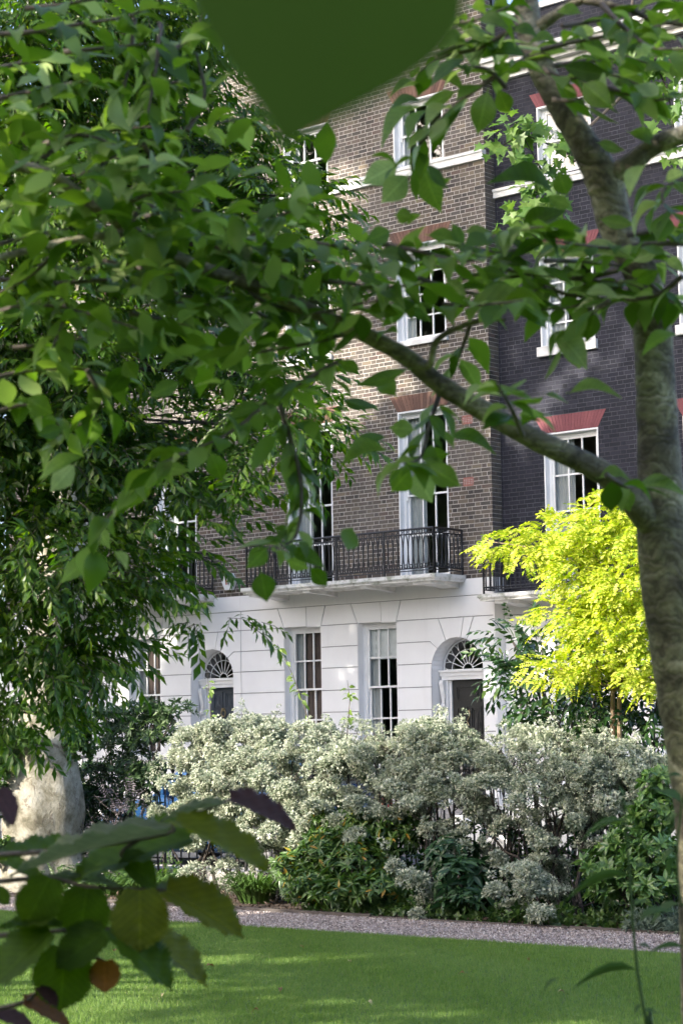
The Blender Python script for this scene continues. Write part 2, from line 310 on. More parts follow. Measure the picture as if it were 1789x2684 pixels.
CHERRY_TWIGS=[[[-3.642, 3.153, 2.935], [-3.582, 3.221, 3.0], [-3.508, 3.305, 3.034], [-3.443, 3.384, 3.048]], [[-3.651, 3.201, 2.936], [-3.76, 3.227, 2.876], [-3.875, 3.243, 2.857]], [[-3.56, 3.269, 2.869], [-3.559, 3.31, 2.961], [-3.504, 3.4, 3.022], [-3.449, 3.493, 3.063], [-3.37, 3.607, 3.104]], [[-3.571, 2.987, 3.201], [-3.463, 3.049, 3.201], [-3.378, 3.089, 3.207], [-3.278, 3.142, 3.216], [-3.199, 3.174, 3.25]], [[-3.473, 3.344, 3.322], [-3.491, 3.346, 3.22], [-3.516, 3.341, 3.129], [-3.548, 3.328, 3.047]], [[-3.741, 3.131, 3.118], [-3.524, 3.128, 3.102], [-3.335, 3.103, 3.075]], [[-3.349, 3.308, 3.261], [-3.291, 3.235, 3.126], [-3.239, 3.157, 2.987]], [[-3.455, 3.309, 2.785], [-3.421, 3.319, 2.843], [-3.35, 3.375, 2.789], [-3.263, 3.445, 2.745], [-3.174, 3.51, 2.742]], [[-3.4, 3.188, 2.784], [-3.254, 3.157, 2.802], [-3.108, 3.132, 2.78]], [[-3.325, 3.349, 2.698], [-3.274, 3.441, 2.716], [-3.208, 3.548, 2.713], [-3.14, 3.656, 2.719], [-3.088, 3.753, 2.706]], [[-3.3, 3.527, 2.682], [-3.23, 3.51, 2.617], [-3.097, 3.542, 2.572], [-2.948, 3.581, 2.585], [-2.833, 3.594, 2.57]], [[-3.757, 3.145, 2.693], [-3.59, 3.201, 2.665], [-3.433, 3.246, 2.653], [-3.306, 3.273, 2.592], [-3.185, 3.29, 2.567]], [[-3.731, 3.124, 2.602], [-3.582, 3.127, 2.601], [-3.424, 3.144, 2.561], [-3.265, 3.165, 2.502]], [[-3.477, 3.127, 2.726], [-3.6, 3.117, 2.664], [-3.713, 3.109, 2.639]], [[-3.055, 3.59, 2.464], [-3.146, 3.45, 2.368], [-3.161, 3.37, 2.305], [-3.172, 3.29, 2.26], [-3.238, 3.166, 2.197]], [[-3.141, 3.748, 2.566], [-3.266, 3.702, 2.545], [-3.384, 3.66, 2.534], [-3.503, 3.617, 2.523]], [[-3.683, 3.084, 2.437], [-3.65, 3.187, 2.466], [-3.601, 3.306, 2.475], [-3.57, 3.416, 2.443]], [[-3.735, 3.129, 2.367], [-3.681, 3.187, 2.388], [-3.661, 3.223, 2.359]], [[-2.448, 4.081, 2.643], [-2.506, 4.081, 2.612], [-2.571, 4.071, 2.605], [-2.646, 4.049, 2.613], [-2.725, 4.028, 2.603], [-2.803, 4.006, 2.605]], [[-2.62, 4.083, 2.685], [-2.711, 4.055, 2.674], [-2.809, 4.016, 2.694], [-2.91, 3.979, 2.693], [-3.001, 3.944, 2.723], [-3.085, 3.916, 2.754]], [[-2.79, 3.992, 2.76], [-2.8, 3.866, 2.72], [-2.813, 3.732, 2.719]], [[-2.443, 4.124, 2.725], [-2.493, 3.997, 2.711], [-2.519, 3.893, 2.688], [-2.542, 3.788, 2.683], [-2.556, 3.691, 2.679]], [[-2.53, 3.904, 3.259], [-2.435, 3.86, 3.164], [-2.34, 3.813, 3.09], [-2.223, 3.78, 3.054]], [[-2.699, 3.815, 3.225], [-2.768, 3.755, 3.175], [-2.827, 3.7, 3.154], [-2.872, 3.659, 3.113]], [[-2.71, 3.73, 3.086], [-2.762, 3.699, 3.049], [-2.817, 3.667, 2.995], [-2.87, 3.64, 2.925], [-2.882, 3.643, 2.885]], [[-2.427, 4.107, 2.883], [-2.437, 3.989, 2.821], [-2.381, 3.93, 2.74]], [[-2.73, 3.961, 3.164], [-2.677, 3.972, 3.134], [-2.591, 4.008, 3.134], [-2.51, 4.046, 3.093]], [[-2.654, 3.882, 3.056], [-2.593, 3.88, 3.042], [-2.53, 3.875, 3.048]], [[-2.963, 3.834, 2.408], [-2.924, 3.741, 2.311], [-2.88, 3.65, 2.228], [-2.845, 3.544, 2.2]], [[-3.295, 3.638, 2.404], [-3.197, 3.601, 2.204], [-3.141, 3.521, 2.063], [-3.112, 3.402, 2.024]], [[-2.902, 3.878, 2.569], [-2.956, 3.914, 2.521], [-3.011, 3.949, 2.48]], [[-2.594, 3.963, 2.189], [-2.581, 4.032, 2.164], [-2.573, 4.093, 2.178]], [[-3.375, 3.396, 2.264], [-3.442, 3.335, 2.194], [-3.51, 3.275, 2.105], [-3.527, 3.257, 2.035]], [[-2.728, 3.833, 2.28], [-2.651, 3.678, 2.323], [-2.574, 3.526, 2.343]], [[-3.502, 3.11, 3.093], [-3.621, 3.135, 3.021], [-3.72, 3.166, 3.016]], [[-3.279, 3.32, 2.99], [-3.264, 3.363, 3.079], [-3.294, 3.366, 3.19]], [[-3.481, 3.377, 3.012], [-3.506, 3.474, 2.963], [-3.493, 3.596, 2.963]], [[-3.561, 3.174, 2.656], [-3.494, 3.141, 2.57], [-3.465, 3.077, 2.478]], [[-3.555, 3.264, 2.464], [-3.567, 3.315, 2.389], [-3.663, 3.293, 2.325]], [[-2.566, 3.958, 2.585], [-2.64, 3.942, 2.543], [-2.692, 3.946, 2.49]], [[-2.819, 3.881, 3.146], [-2.816, 3.958, 3.193], [-2.82, 4.028, 3.244]], [[-2.883, 3.658, 2.638], [-2.844, 3.769, 2.619], [-2.801, 3.88, 2.619], [-2.755, 3.99, 2.65]], [[-2.944, 3.611, 2.72], [-2.845, 3.628, 2.687], [-2.748, 3.645, 2.654], [-2.664, 3.645, 2.65]], [[-2.739, 3.953, 2.704], [-2.698, 4.055, 2.714], [-2.656, 4.159, 2.714], [-2.611, 4.263, 2.734]], [[-2.531, 4.053, 2.646], [-2.53, 4.163, 2.611], [-2.533, 4.265, 2.617]], [[-3.189, 3.542, 2.75], [-3.081, 3.557, 2.734], [-2.977, 3.573, 2.699], [-2.89, 3.575, 2.655]], [[-3.121, 3.541, 2.656], [-3.0, 3.537, 2.627], [-2.881, 3.531, 2.597], [-2.763, 3.522, 2.587]], [[-2.777, 3.75, 2.716], [-2.638, 3.692, 2.712], [-2.511, 3.627, 2.688]], [[-3.35, 3.46, 2.679], [-3.337, 3.565, 2.631], [-3.321, 3.67, 2.602], [-3.286, 3.789, 2.592]], [[-2.86, 3.724, 2.584], [-2.698, 3.654, 2.549], [-2.539, 3.58, 2.524]], [[-2.73, 4.083, 2.682], [-2.661, 4.107, 2.664], [-2.59, 4.13, 2.667]], [[-3.235, 3.459, 2.743], [-3.097, 3.427, 2.775], [-2.979, 3.383, 2.775]], [[-3.698, 3.121, 2.762], [-3.665, 3.213, 2.794], [-3.632, 3.307, 2.826]], [[-3.403, 3.342, 2.669], [-3.32, 3.343, 2.615], [-3.204, 3.366, 2.601]], [[-2.814, 3.651, 3.139], [-2.788, 3.766, 3.198], [-2.764, 3.887, 3.212]], [[-2.629, 3.799, 3.148], [-2.531, 3.847, 3.163], [-2.441, 3.888, 3.167], [-2.344, 3.934, 3.186]], [[-2.912, 3.797, 3.271], [-2.768, 3.741, 3.238], [-2.626, 3.68, 3.218]], [[-2.679, 3.963, 3.258], [-2.639, 4.069, 3.292], [-2.596, 4.176, 3.326], [-2.544, 4.291, 3.365]], [[-2.689, 3.937, 3.159], [-2.641, 4.012, 3.177], [-2.593, 4.087, 3.195], [-2.554, 4.159, 3.182]], [[-2.578, 3.877, 3.079], [-2.492, 3.906, 3.047], [-2.415, 3.927, 3.015], [-2.343, 3.94, 3.012]], [[-3.295, 3.268, 3.156], [-3.285, 3.342, 3.223], [-3.296, 3.398, 3.303]], [[-3.493, 3.141, 3.181], [-3.388, 3.165, 3.172], [-3.277, 3.195, 3.164]], [[-3.753, 3.14, 3.198], [-3.717, 3.244, 3.236], [-3.687, 3.344, 3.264]], [[-3.674, 3.18, 3.339], [-3.566, 3.207, 3.33], [-3.443, 3.245, 3.331]], [[-3.395, 3.296, 3.113], [-3.358, 3.358, 3.13], [-3.329, 3.415, 3.147]], [[-3.581, 3.153, 2.985], [-3.441, 3.147, 2.976], [-3.309, 3.143, 2.919]], [[-3.512, 3.198, 2.909], [-3.347, 3.166, 2.881], [-3.185, 3.13, 2.852]], [[-3.616, 3.104, 2.889], [-3.62, 3.228, 2.893], [-3.621, 3.353, 2.907]], [[-3.5, 3.395, 2.84], [-3.426, 3.452, 2.858], [-3.347, 3.519, 2.836]], [[-3.312, 3.422, 2.75], [-3.191, 3.426, 2.689], [-3.073, 3.427, 2.63]], [[-3.428, 3.201, 2.691], [-3.284, 3.198, 2.647], [-3.143, 3.192, 2.604]], [[-3.673, 3.207, 2.731], [-3.651, 3.31, 2.724], [-3.624, 3.413, 2.758]], [[-3.206, 3.485, 2.64], [-3.159, 3.582, 2.617], [-3.125, 3.667, 2.615]], [[-2.913, 3.861, 2.675], [-2.85, 3.933, 2.697], [-2.791, 4.007, 2.679]], [[-2.751, 3.968, 2.646], [-2.71, 4.05, 2.631], [-2.656, 4.137, 2.658]], [[-2.556, 4.025, 2.747], [-2.512, 4.085, 2.761], [-2.467, 4.147, 2.774]], [[-2.73, 3.801, 3.085], [-2.734, 3.74, 3.112], [-2.754, 3.668, 3.109]], [[-3.726, 3.186, 2.528], [-3.667, 3.255, 2.539], [-3.606, 3.324, 2.561]], [[-3.428, 3.282, 2.582], [-3.413, 3.408, 2.577], [-3.396, 3.536, 2.572]]]
CHERRY_LEAVES=[[-2.934, 3.667, 2.921, -0.068, -0.045, -0.043, 0.639, -0.728, -0.248, 0.055], [-2.878, 3.629, 2.876, -0.059, -0.021, -0.056, 0.561, -0.77, -0.303, 0.055], [-2.903, 3.706, 2.92, 0.021, 0.03, -0.104, 0.356, -0.915, -0.192, 0.057], [-2.819, 3.611, 2.887, 0.027, 0.042, -0.053, 0.929, -0.233, 0.288, 0.038], [-2.698, 3.692, 3.051, -0.037, 0.009, -0.089, 0.559, -0.769, -0.31, 0.054], [-2.826, 3.902, 3.128, -0.001, 0.043, -0.049, 0.58, -0.607, -0.544, 0.041], [-2.848, 3.66, 3.04, -0.075, -0.08, -0.076, 0.037, -0.706, 0.707, 0.069], [-2.945, 3.788, 3.079, -0.046, -0.032, -0.066, 0.013, -0.903, 0.429, 0.045], [-2.897, 3.715, 3.069, -0.078, -0.046, -0.013, 0.261, -0.645, 0.718, 0.048], [-2.813, 3.731, 3.077, -0.076, -0.027, -0.018, 0.222, -0.89, 0.397, 0.043], [-2.715, 3.643, 3.114, -0.069, -0.048, -0.052, 0.101, -0.794, 0.599, 0.051], [-2.891, 3.716, 3.099, -0.045, -0.073, -0.02, 0.293, -0.417, 0.86, 0.037], [-2.678, 3.82, 3.148, -0.068, -0.051, 0.022, 0.619, -0.613, 0.492, 0.046], [-2.541, 3.744, 3.134, -0.054, -0.032, 0.004, 0.449, -0.686, 0.572, 0.033], [-2.691, 4.011, 3.214, 0.058, 0.088, -0.002, 0.689, -0.441, 0.575, 0.055], [-2.476, 3.729, 3.025, 0.055, 0.026, -0.06, 0.344, -0.935, -0.09, 0.053], [-2.59, 4.083, 3.246, 0.013, 0.015, -0.037, 0.465, -0.865, -0.188, 0.031], [-2.589, 3.812, 3.106, 0.09, 0.067, -0.02, 0.588, -0.643, 0.491, 0.059], [-2.651, 3.89, 2.834, -0.099, -0.11, 0.035, 0.657, -0.385, 0.649, 0.079], [-2.507, 3.711, 2.768, -0.007, -0.021, 0.051, 0.542, -0.801, -0.255, 0.042], [-2.634, 4.024, 2.982, 0.034, 0.059, -0.01, 0.827, -0.411, 0.384, 0.036], [-2.6, 4.105, 3.019, 0.047, 0.048, -0.031, 0.767, -0.591, 0.248, 0.038], [-2.39, 3.849, 2.851, -0.036, -0.018, -0.065, -0.005, -0.963, 0.27, 0.04], [-2.54, 4.166, 2.898, 0.042, 0.018, 0.017, 0.47, -0.84, -0.271, 0.037], [-2.781, 3.912, 2.752, 0.083, 0.054, 0.068, 0.321, -0.893, 0.316, 0.062], [-2.917, 3.61, 2.748, -0.031, -0.049, -0.029, 0.862, -0.502, -0.073, 0.04], [-2.885, 3.689, 2.746, 0.047, 0.078, -0.015, 0.81, -0.407, 0.422, 0.048], [-2.847, 3.74, 2.779, 0.023, 0.017, -0.062, 0.924, -0.274, 0.267, 0.036], [-2.934, 3.559, 2.691, 0.076, 0.054, -0.023, 0.563, -0.517, 0.645, 0.05], [-2.764, 3.669, 2.727, 0.047, 0.069, 0.004, 0.672, -0.49, 0.555, 0.043], [-2.622, 3.843, 2.738, 0.026, 0.065, -0.033, 0.736, -0.517, -0.438, 0.045], [-2.566, 3.827, 2.681, 0.078, 0.104, -0.005, 0.583, -0.403, 0.706, 0.068], [-2.65, 3.803, 2.686, 0.023, 0.046, 0.014, 0.902, -0.418, -0.11, 0.035], [-2.816, 3.777, 2.658, 0.062, 0.034, 0.0, 0.445, -0.812, 0.378, 0.037], [-2.783, 3.757, 2.624, 0.068, 0.057, -0.032, 0.66, -0.45, 0.601, 0.049], [-2.808, 3.972, 2.64, 0.047, 0.023, 0.013, 0.479, -0.846, -0.235, 0.031], [-2.598, 3.728, 2.63, 0.068, 0.025, -0.031, 0.5, -0.42, 0.757, 0.041], [-2.552, 3.828, 2.579, 0.07, 0.025, -0.006, 0.307, -0.706, 0.639, 0.039], [-2.682, 4.015, 2.654, 0.041, -0.006, 0.013, -0.125, -0.99, -0.064, 0.023], [-2.761, 3.652, 2.559, 0.128, 0.111, -0.027, 0.499, -0.386, 0.776, 0.089], [-2.783, 3.626, 2.618, 0.039, 0.02, -0.038, 0.562, -0.814, 0.148, 0.03], [-2.518, 4.083, 2.763, -0.019, -0.028, -0.038, 0.752, -0.651, 0.104, 0.038], [-2.542, 4.015, 2.678, 0.049, 0.035, 0.034, 0.375, -0.86, 0.345, 0.036], [-2.361, 3.862, 2.633, 0.041, 0.01, -0.029, 0.449, -0.821, 0.352, 0.027], [-2.526, 3.996, 2.627, 0.049, 0.026, 0.022, 0.567, -0.698, -0.437, 0.031], [-2.862, 3.731, 3.206, 0.053, 0.014, -0.041, 0.501, -0.776, 0.382, 0.036], [-2.735, 3.648, 3.18, 0.035, 0.051, -0.01, 0.811, -0.495, 0.312, 0.033], [-2.635, 3.564, 3.16, 0.058, 0.033, -0.02, 0.551, -0.764, 0.337, 0.036], [-2.869, 3.713, 3.119, 0.061, 0.027, -0.033, 0.569, -0.604, 0.557, 0.039], [-2.574, 3.608, 3.132, 0.033, 0.052, -0.005, 0.808, -0.48, 0.34, 0.032], [-2.576, 3.897, 3.247, -0.048, -0.027, 0.01, 0.512, -0.835, 0.203, 0.029], [-2.599, 4.014, 3.268, 0.029, 0.049, 0.021, 0.859, -0.347, -0.377, 0.032], [-2.427, 3.92, 3.227, 0.029, 0.055, -0.018, 0.366, -0.458, -0.81, 0.034], [-2.524, 4.102, 3.251, 0.031, 0.027, -0.027, 0.466, -0.833, -0.298, 0.031], [-2.453, 3.865, 3.128, 0.036, -0.01, 0.009, -0.08, -0.811, -0.58, 0.029], [-2.471, 3.995, 3.144, 0.042, 0.045, 0.017, 0.572, -0.697, 0.432, 0.033], [-2.502, 4.139, 3.165, 0.036, 0.006, -0.028, 0.144, -0.989, -0.027, 0.031], [-2.505, 4.028, 3.123, 0.027, 0.052, 0.022, 0.678, -0.556, 0.481, 0.033], [-2.528, 3.933, 3.075, 0.04, 0.028, 0.003, 0.518, -0.778, 0.355, 0.025], [-2.813, 3.489, 2.742, 0.039, 0.013, -0.009, 0.274, -0.945, -0.179, 0.032], [-3.072, 3.66, 2.674, 0.043, 0.052, -0.019, 0.787, -0.543, 0.294, 0.036], [-2.943, 3.543, 2.565, 0.053, 0.043, -0.017, 0.651, -0.745, 0.146, 0.037], [-3.039, 3.805, 2.618, 0.037, 0.052, -0.024, 0.839, -0.51, 0.189, 0.035], [-2.669, 3.654, 2.649, 0.067, 0.03, -0.016, 0.45, -0.731, 0.513, 0.039], [-2.614, 3.993, 2.79, 0.069, 0.032, -0.017, 0.464, -0.746, 0.477, 0.041], [-2.656, 3.949, 2.815, -0.035, -0.038, 0.025, 0.601, -0.745, -0.29, 0.03], [-2.696, 3.906, 2.529, 0.057, 0.054, -0.082, 0.743, -0.665, 0.079, 0.059], [-2.56, 3.761, 2.348, 0.094, 0.056, 0.005, 0.257, -0.505, 0.824, 0.057], [-2.731, 3.923, 2.385, 0.033, 0.049, -0.006, 0.536, -0.262, 0.803, 0.031], [-2.812, 3.551, 2.272, -0.043, -0.031, 0.006, 0.566, -0.812, -0.14, 0.04], [-3.064, 3.766, 2.306, -0.051, -0.072, -0.01, 0.481, -0.446, 0.755, 0.046], [-2.864, 3.53, 2.231, -0.092, -0.06, -0.023, 0.258, -0.664, 0.702, 0.058], [-2.933, 3.685, 2.213, -0.055, -0.005, -0.05, 0.404, -0.841, -0.361, 0.055], [-3.035, 3.821, 2.23, 0.036, 0.011, -0.07, 0.509, -0.851, 0.128, 0.06], [-2.827, 3.598, 2.205, 0.047, 0.057, -0.048, 0.673, -0.715, -0.19, 0.048], [-3.019, 3.827, 2.26, 0.045, 0.043, 0.005, 0.693, -0.71, -0.127, 0.036], [-2.841, 3.628, 2.322, 0.023, 0.032, -0.053, 0.936, -0.233, 0.265, 0.034], [-2.954, 3.836, 2.301, 0.092, 0.065, -0.024, 0.492, -0.414, 0.766, 0.06], [-2.688, 4.065, 2.198, 0.047, 0.068, 0.001, 0.564, -0.4, 0.723, 0.043], [-2.628, 4.082, 2.173, 0.018, -0.002, -0.053, 0.46, -0.868, 0.189, 0.041], [-2.591, 4.071, 2.169, 0.098, 0.051, -0.005, 0.317, -0.533, 0.784, 0.058], [-2.361, 3.925, 2.475, -0.053, -0.07, -0.031, 0.269, -0.553, 0.789, 0.048], [-2.853, 3.591, 2.418, -0.106, -0.057, -0.023, 0.172, -0.626, 0.761, 0.064], [-3.167, 3.71, 2.4, 0.077, 0.037, -0.021, 0.444, -0.503, 0.741, 0.046], [-3.015, 3.611, 2.436, -0.032, -0.039, 0.02, 0.698, -0.683, -0.215, 0.03], [-3.628, 3.358, 2.038, -0.061, -0.051, -0.051, 0.352, -0.838, 0.417, 0.049], [-3.265, 3.563, 2.05, -0.02, -0.043, -0.047, 0.821, -0.549, 0.153, 0.043], [-3.302, 3.576, 1.997, 0.019, -0.003, -0.068, 0.625, -0.752, 0.208, 0.053], [-3.131, 3.471, 2.03, 0.071, 0.045, -0.037, 0.624, -0.472, 0.623, 0.048], [-3.287, 3.643, 2.025, 0.03, 0.045, -0.02, 0.787, -0.596, -0.159, 0.031], [-3.099, 3.516, 1.991, 0.017, 0.039, -0.044, 0.744, -0.616, -0.258, 0.035], [-3.228, 3.535, 2.086, 0.026, 0.049, -0.014, 0.67, -0.148, 0.727, 0.03], [-3.63, 3.354, 2.116, 0.029, 0.021, -0.051, 0.796, -0.564, 0.221, 0.032], [-3.494, 3.286, 2.04, 0.018, 0.027, -0.04, 0.935, -0.147, 0.322, 0.027], [-3.216, 3.353, 2.495, 0.045, 0.016, -0.064, 0.498, -0.856, 0.136, 0.049], [-3.215, 3.253, 2.432, 0.018, -0.004, -0.037, 0.544, -0.764, 0.347, 0.029], [-3.512, 3.364, 2.484, -0.047, -0.033, -0.065, 0.715, -0.678, -0.173, 0.051], [-3.346, 3.072, 2.227, -0.078, -0.063, -0.041, 0.191, -0.69, 0.698, 0.056], [-3.461, 3.145, 2.226, -0.044, -0.032, -0.058, 0.712, -0.684, -0.163, 0.044], [-3.22, 3.238, 2.391, -0.035, -0.054, -0.026, 0.754, -0.608, 0.249, 0.036], [-3.382, 3.493, 2.281, -0.001, 0.037, -0.064, 0.707, -0.607, -0.362, 0.046], [-3.286, 3.206, 2.21, 0.068, 0.041, -0.013, 0.515, -0.694, 0.504, 0.042], [-3.261, 3.546, 2.444, 0.022, 0.044, -0.034, 0.75, -0.596, -0.286, 0.045], [-3.052, 3.325, 2.328, -0.076, -0.031, -0.014, 0.218, -0.791, 0.571, 0.043], [-3.276, 3.599, 2.379, -0.002, -0.006, -0.047, 0.691, -0.72, 0.063, 0.036], [-3.186, 3.54, 2.454, -0.069, -0.045, -0.002, 0.439, -0.699, 0.565, 0.043], [-3.7, 3.191, 2.419, 0.004, -0.013, -0.074, 0.769, -0.621, 0.151, 0.041], [-3.528, 3.049, 2.372, 0.034, 0.048, -0.033, 0.748, -0.643, -0.165, 0.049], [-3.393, 3.02, 2.43, 0.017, 0.035, -0.022, 0.798, -0.547, -0.253, 0.029], [-3.48, 3.265, 2.503, 0.056, 0.057, 0.006, 0.646, -0.672, 0.362, 0.042], [-3.466, 3.293, 2.48, 0.033, 0.009, -0.044, 0.498, -0.844, 0.201, 0.04], [-3.32, 3.207, 2.484, 0.034, 0.049, -0.008, 0.824, -0.548, 0.143, 0.031], [-3.426, 3.081, 2.295, -0.033, -0.047, -0.016, 0.757, -0.611, 0.234, 0.031]]
HAZEL_LEAVES=[['p', -2.977, 3.124, 1.484, 0.078, 0.08, -0.046, 0.519, -0.015, 0.854, 0.103], ['g', -2.934, 3.054, 1.474, -0.092, -0.051, -0.017, -0.037, -0.256, 0.966, 0.059], ['o', -2.958, 2.948, 1.443, 0.121, 0.09, -0.07, 0.473, 0.048, 0.88, 0.141], ['d', -3.026, 3.059, 1.406, -0.151, -0.126, -0.049, 0.062, -0.425, 0.903, 0.172], ['g', -2.978, 2.942, 1.421, -0.189, -0.153, -0.035, -0.022, -0.197, 0.98, 0.115], ['d', -3.233, 2.93, 1.386, -0.121, -0.1, -0.015, 0.055, -0.213, 0.975, 0.105], ['d', -3.26, 2.773, 1.367, 0.053, 0.028, -0.026, 0.468, -0.069, 0.881, 0.056], ['d', -3.162, 2.802, 1.338, -0.049, -0.009, -0.078, 0.666, -0.664, -0.342, 0.079], ['d', -3.159, 2.898, 1.311, -0.029, 0.009, -0.08, 0.655, -0.687, -0.315, 0.098], ['o', -3.028, 2.918, 1.31, 0.0, -0.001, -0.094, 0.72, -0.694, 0.007, 0.1], ['o', -2.988, 2.951, 1.309, 0.092, 0.082, -0.062, 0.612, -0.092, 0.786, 0.117], ['d', -3.17, 2.809, 1.231, -0.068, -0.06, -0.075, 0.075, -0.811, 0.581, 0.1], ['d', -3.129, 2.918, 1.224, -0.059, -0.053, -0.05, 0.309, -0.812, 0.496, 0.08], ['d', -3.08, 2.884, 1.234, 0.086, 0.06, -0.082, 0.677, 0.035, 0.735, 0.113], ['o', -3.139, 3.031, 1.213, 0.084, 0.066, -0.078, 0.626, 0.114, 0.771, 0.112], ['d', -3.204, 2.88, 1.193, -0.012, -0.001, -0.1, 0.731, -0.678, -0.081, 0.106], ['b', -3.149, 2.936, 1.165, 0.009, -0.008, -0.048, 0.709, -0.662, 0.243, 0.053], ['p', -3.227, 2.83, 1.117, 0.032, 0.01, -0.027, 0.644, 0.005, 0.765, 0.037], ['b', -3.281, 2.837, 1.084, 0.043, 0.065, -0.038, 0.579, 0.09, 0.81, 0.074], ['p', -3.293, 2.778, 1.506, 0.008, 0.033, -0.052, 0.96, 0.144, 0.239, 0.053], ['d', -3.172, 2.839, 1.237, -0.06, -0.078, 0.007, 0.187, -0.056, 0.981, 0.073], ['d', -3.305, 2.783, 1.313, 0.015, 0.016, -0.026, 0.891, -0.334, 0.308, 0.029], ['g', -3.069, 2.994, 1.299, 0.07, 0.054, -0.009, 0.242, -0.154, 0.958, 0.076], ['p', -3.34, 2.808, 1.057, 0.042, 0.05, -0.019, 0.437, -0.025, 0.899, 0.058], ['g', -3.269, 2.891, 1.325, 0.094, 0.071, -0.003, 0.087, -0.073, 0.994, 0.06], ['d', -3.095, 2.935, 1.372, 0.03, 0.049, -0.044, 0.887, -0.152, 0.436, 0.062]]
HAZEL_TWIGS=[[[-3.328, 2.78, 1.324], [-3.234, 2.86, 1.331], [-3.175, 2.913, 1.313], [-3.094, 2.982, 1.306], [-3.054, 3.017, 1.304]], [[-3.337, 2.788, 1.216], [-3.239, 2.87, 1.224], [-3.148, 2.948, 1.228], [-3.098, 2.991, 1.219]], [[-3.324, 2.776, 1.379], [-3.188, 2.89, 1.389], [-3.045, 3.009, 1.417], [-3.03, 3.018, 1.438], [-2.956, 3.076, 1.475], [-2.942, 3.087, 1.485]], [[-3.35, 2.799, 1.066], [-3.291, 2.846, 1.083], [-3.265, 2.864, 1.111], [-3.218, 2.893, 1.189], [-3.182, 2.919, 1.226]], [[-3.086, 2.975, 1.409], [-3.115, 2.954, 1.383], [-3.116, 2.954, 1.37]], [[-3.218, 2.893, 1.189], [-3.16, 2.947, 1.164]]]
NEAR_LEAF=[[-0.444, 0.53, 1.903], [-0.451, 0.5, 1.794], [-0.454, 0.504, 1.838], [-0.476, 0.484, 1.847], [-0.409, 0.541, 1.847]]
STEM=[[-2.27, 3.575, 0.967], [-2.274, 3.562, 1.036], [-2.279, 3.543, 1.139], [-2.278, 3.529, 1.246], [-2.275, 3.516, 1.353], [-2.273, 3.509, 1.417], [-2.273, 3.498, 1.489]]
STEM_LEAVES=[[-2.272, 3.506, 1.434, -0.086, -0.069, -0.028, 0.199, -0.572, 0.796, 0.029], [-2.275, 3.52, 1.327, -0.125, -0.102, -0.032, 0.224, -0.53, 0.818, 0.019], [-2.28, 3.542, 1.143, -0.117, -0.098, -0.015, 0.272, -0.454, 0.848, 0.019], [-2.397, 3.444, 1.128, -0.036, -0.026, -0.029, -0.059, -0.706, 0.706, 0.017], [-2.269, 3.512, 1.421, -0.012, -0.006, -0.032, -0.294, -0.914, 0.281, 0.021], [-2.273, 3.499, 1.481, -0.003, -0.006, 0.026, 0.992, -0.085, 0.095, 0.016], [-2.275, 3.54, 1.19, 0.029, 0.025, -0.007, 0.481, -0.33, 0.812, 0.018], [-2.266, 3.526, 1.34, 0.028, 0.021, 0.012, 0.117, -0.606, 0.787, 0.019], [-2.269, 3.538, 1.237, 0.067, 0.051, 0.037, 0.05, -0.629, 0.776, 0.039], [-2.273, 3.504, 1.447, 0.016, 0.009, 0.034, -0.263, -0.895, 0.361, 0.019], [-2.275, 3.528, 1.267, 0.028, 0.022, 0.017, 0.041, -0.643, 0.765, 0.024], [-2.277, 3.556, 1.062, 0.031, 0.027, -0.005, 0.427, -0.334, 0.84, 0.017], [-2.278, 3.554, 1.074, -0.018, -0.013, -0.021, -0.175, -0.763, 0.622, 0.018]]
STEM2=[[-2.289, 3.793, 1.181], [-2.31, 3.765, 1.249], [-2.31, 3.753, 1.339], [-2.294, 3.75, 1.451], [-2.266, 3.761, 1.54]]
STEM2_LEAVES=[[-2.293, 3.75, 1.46, -0.041, -0.041, 0.041, 0.788, -0.209, 0.579, 0.041], [-2.3, 3.747, 1.438, -0.028, -0.02, -0.027, -0.087, -0.755, 0.65, 0.026], [-2.309, 3.749, 1.366, -0.035, -0.025, -0.031, -0.074, -0.734, 0.675, 0.032], [-2.31, 3.75, 1.352, -0.024, -0.012, -0.057, -0.307, -0.897, 0.318, 0.038], [-2.312, 3.763, 1.254, -0.063, -0.048, -0.035, 0.049, -0.629, 0.776, 0.041], [-2.314, 3.774, 1.164, -0.068, -0.058, 0.001, 0.359, -0.407, 0.84, 0.02], [-2.289, 3.746, 1.514, -0.026, -0.024, 0.009, 0.576, -0.346, 0.741, 0.022]]
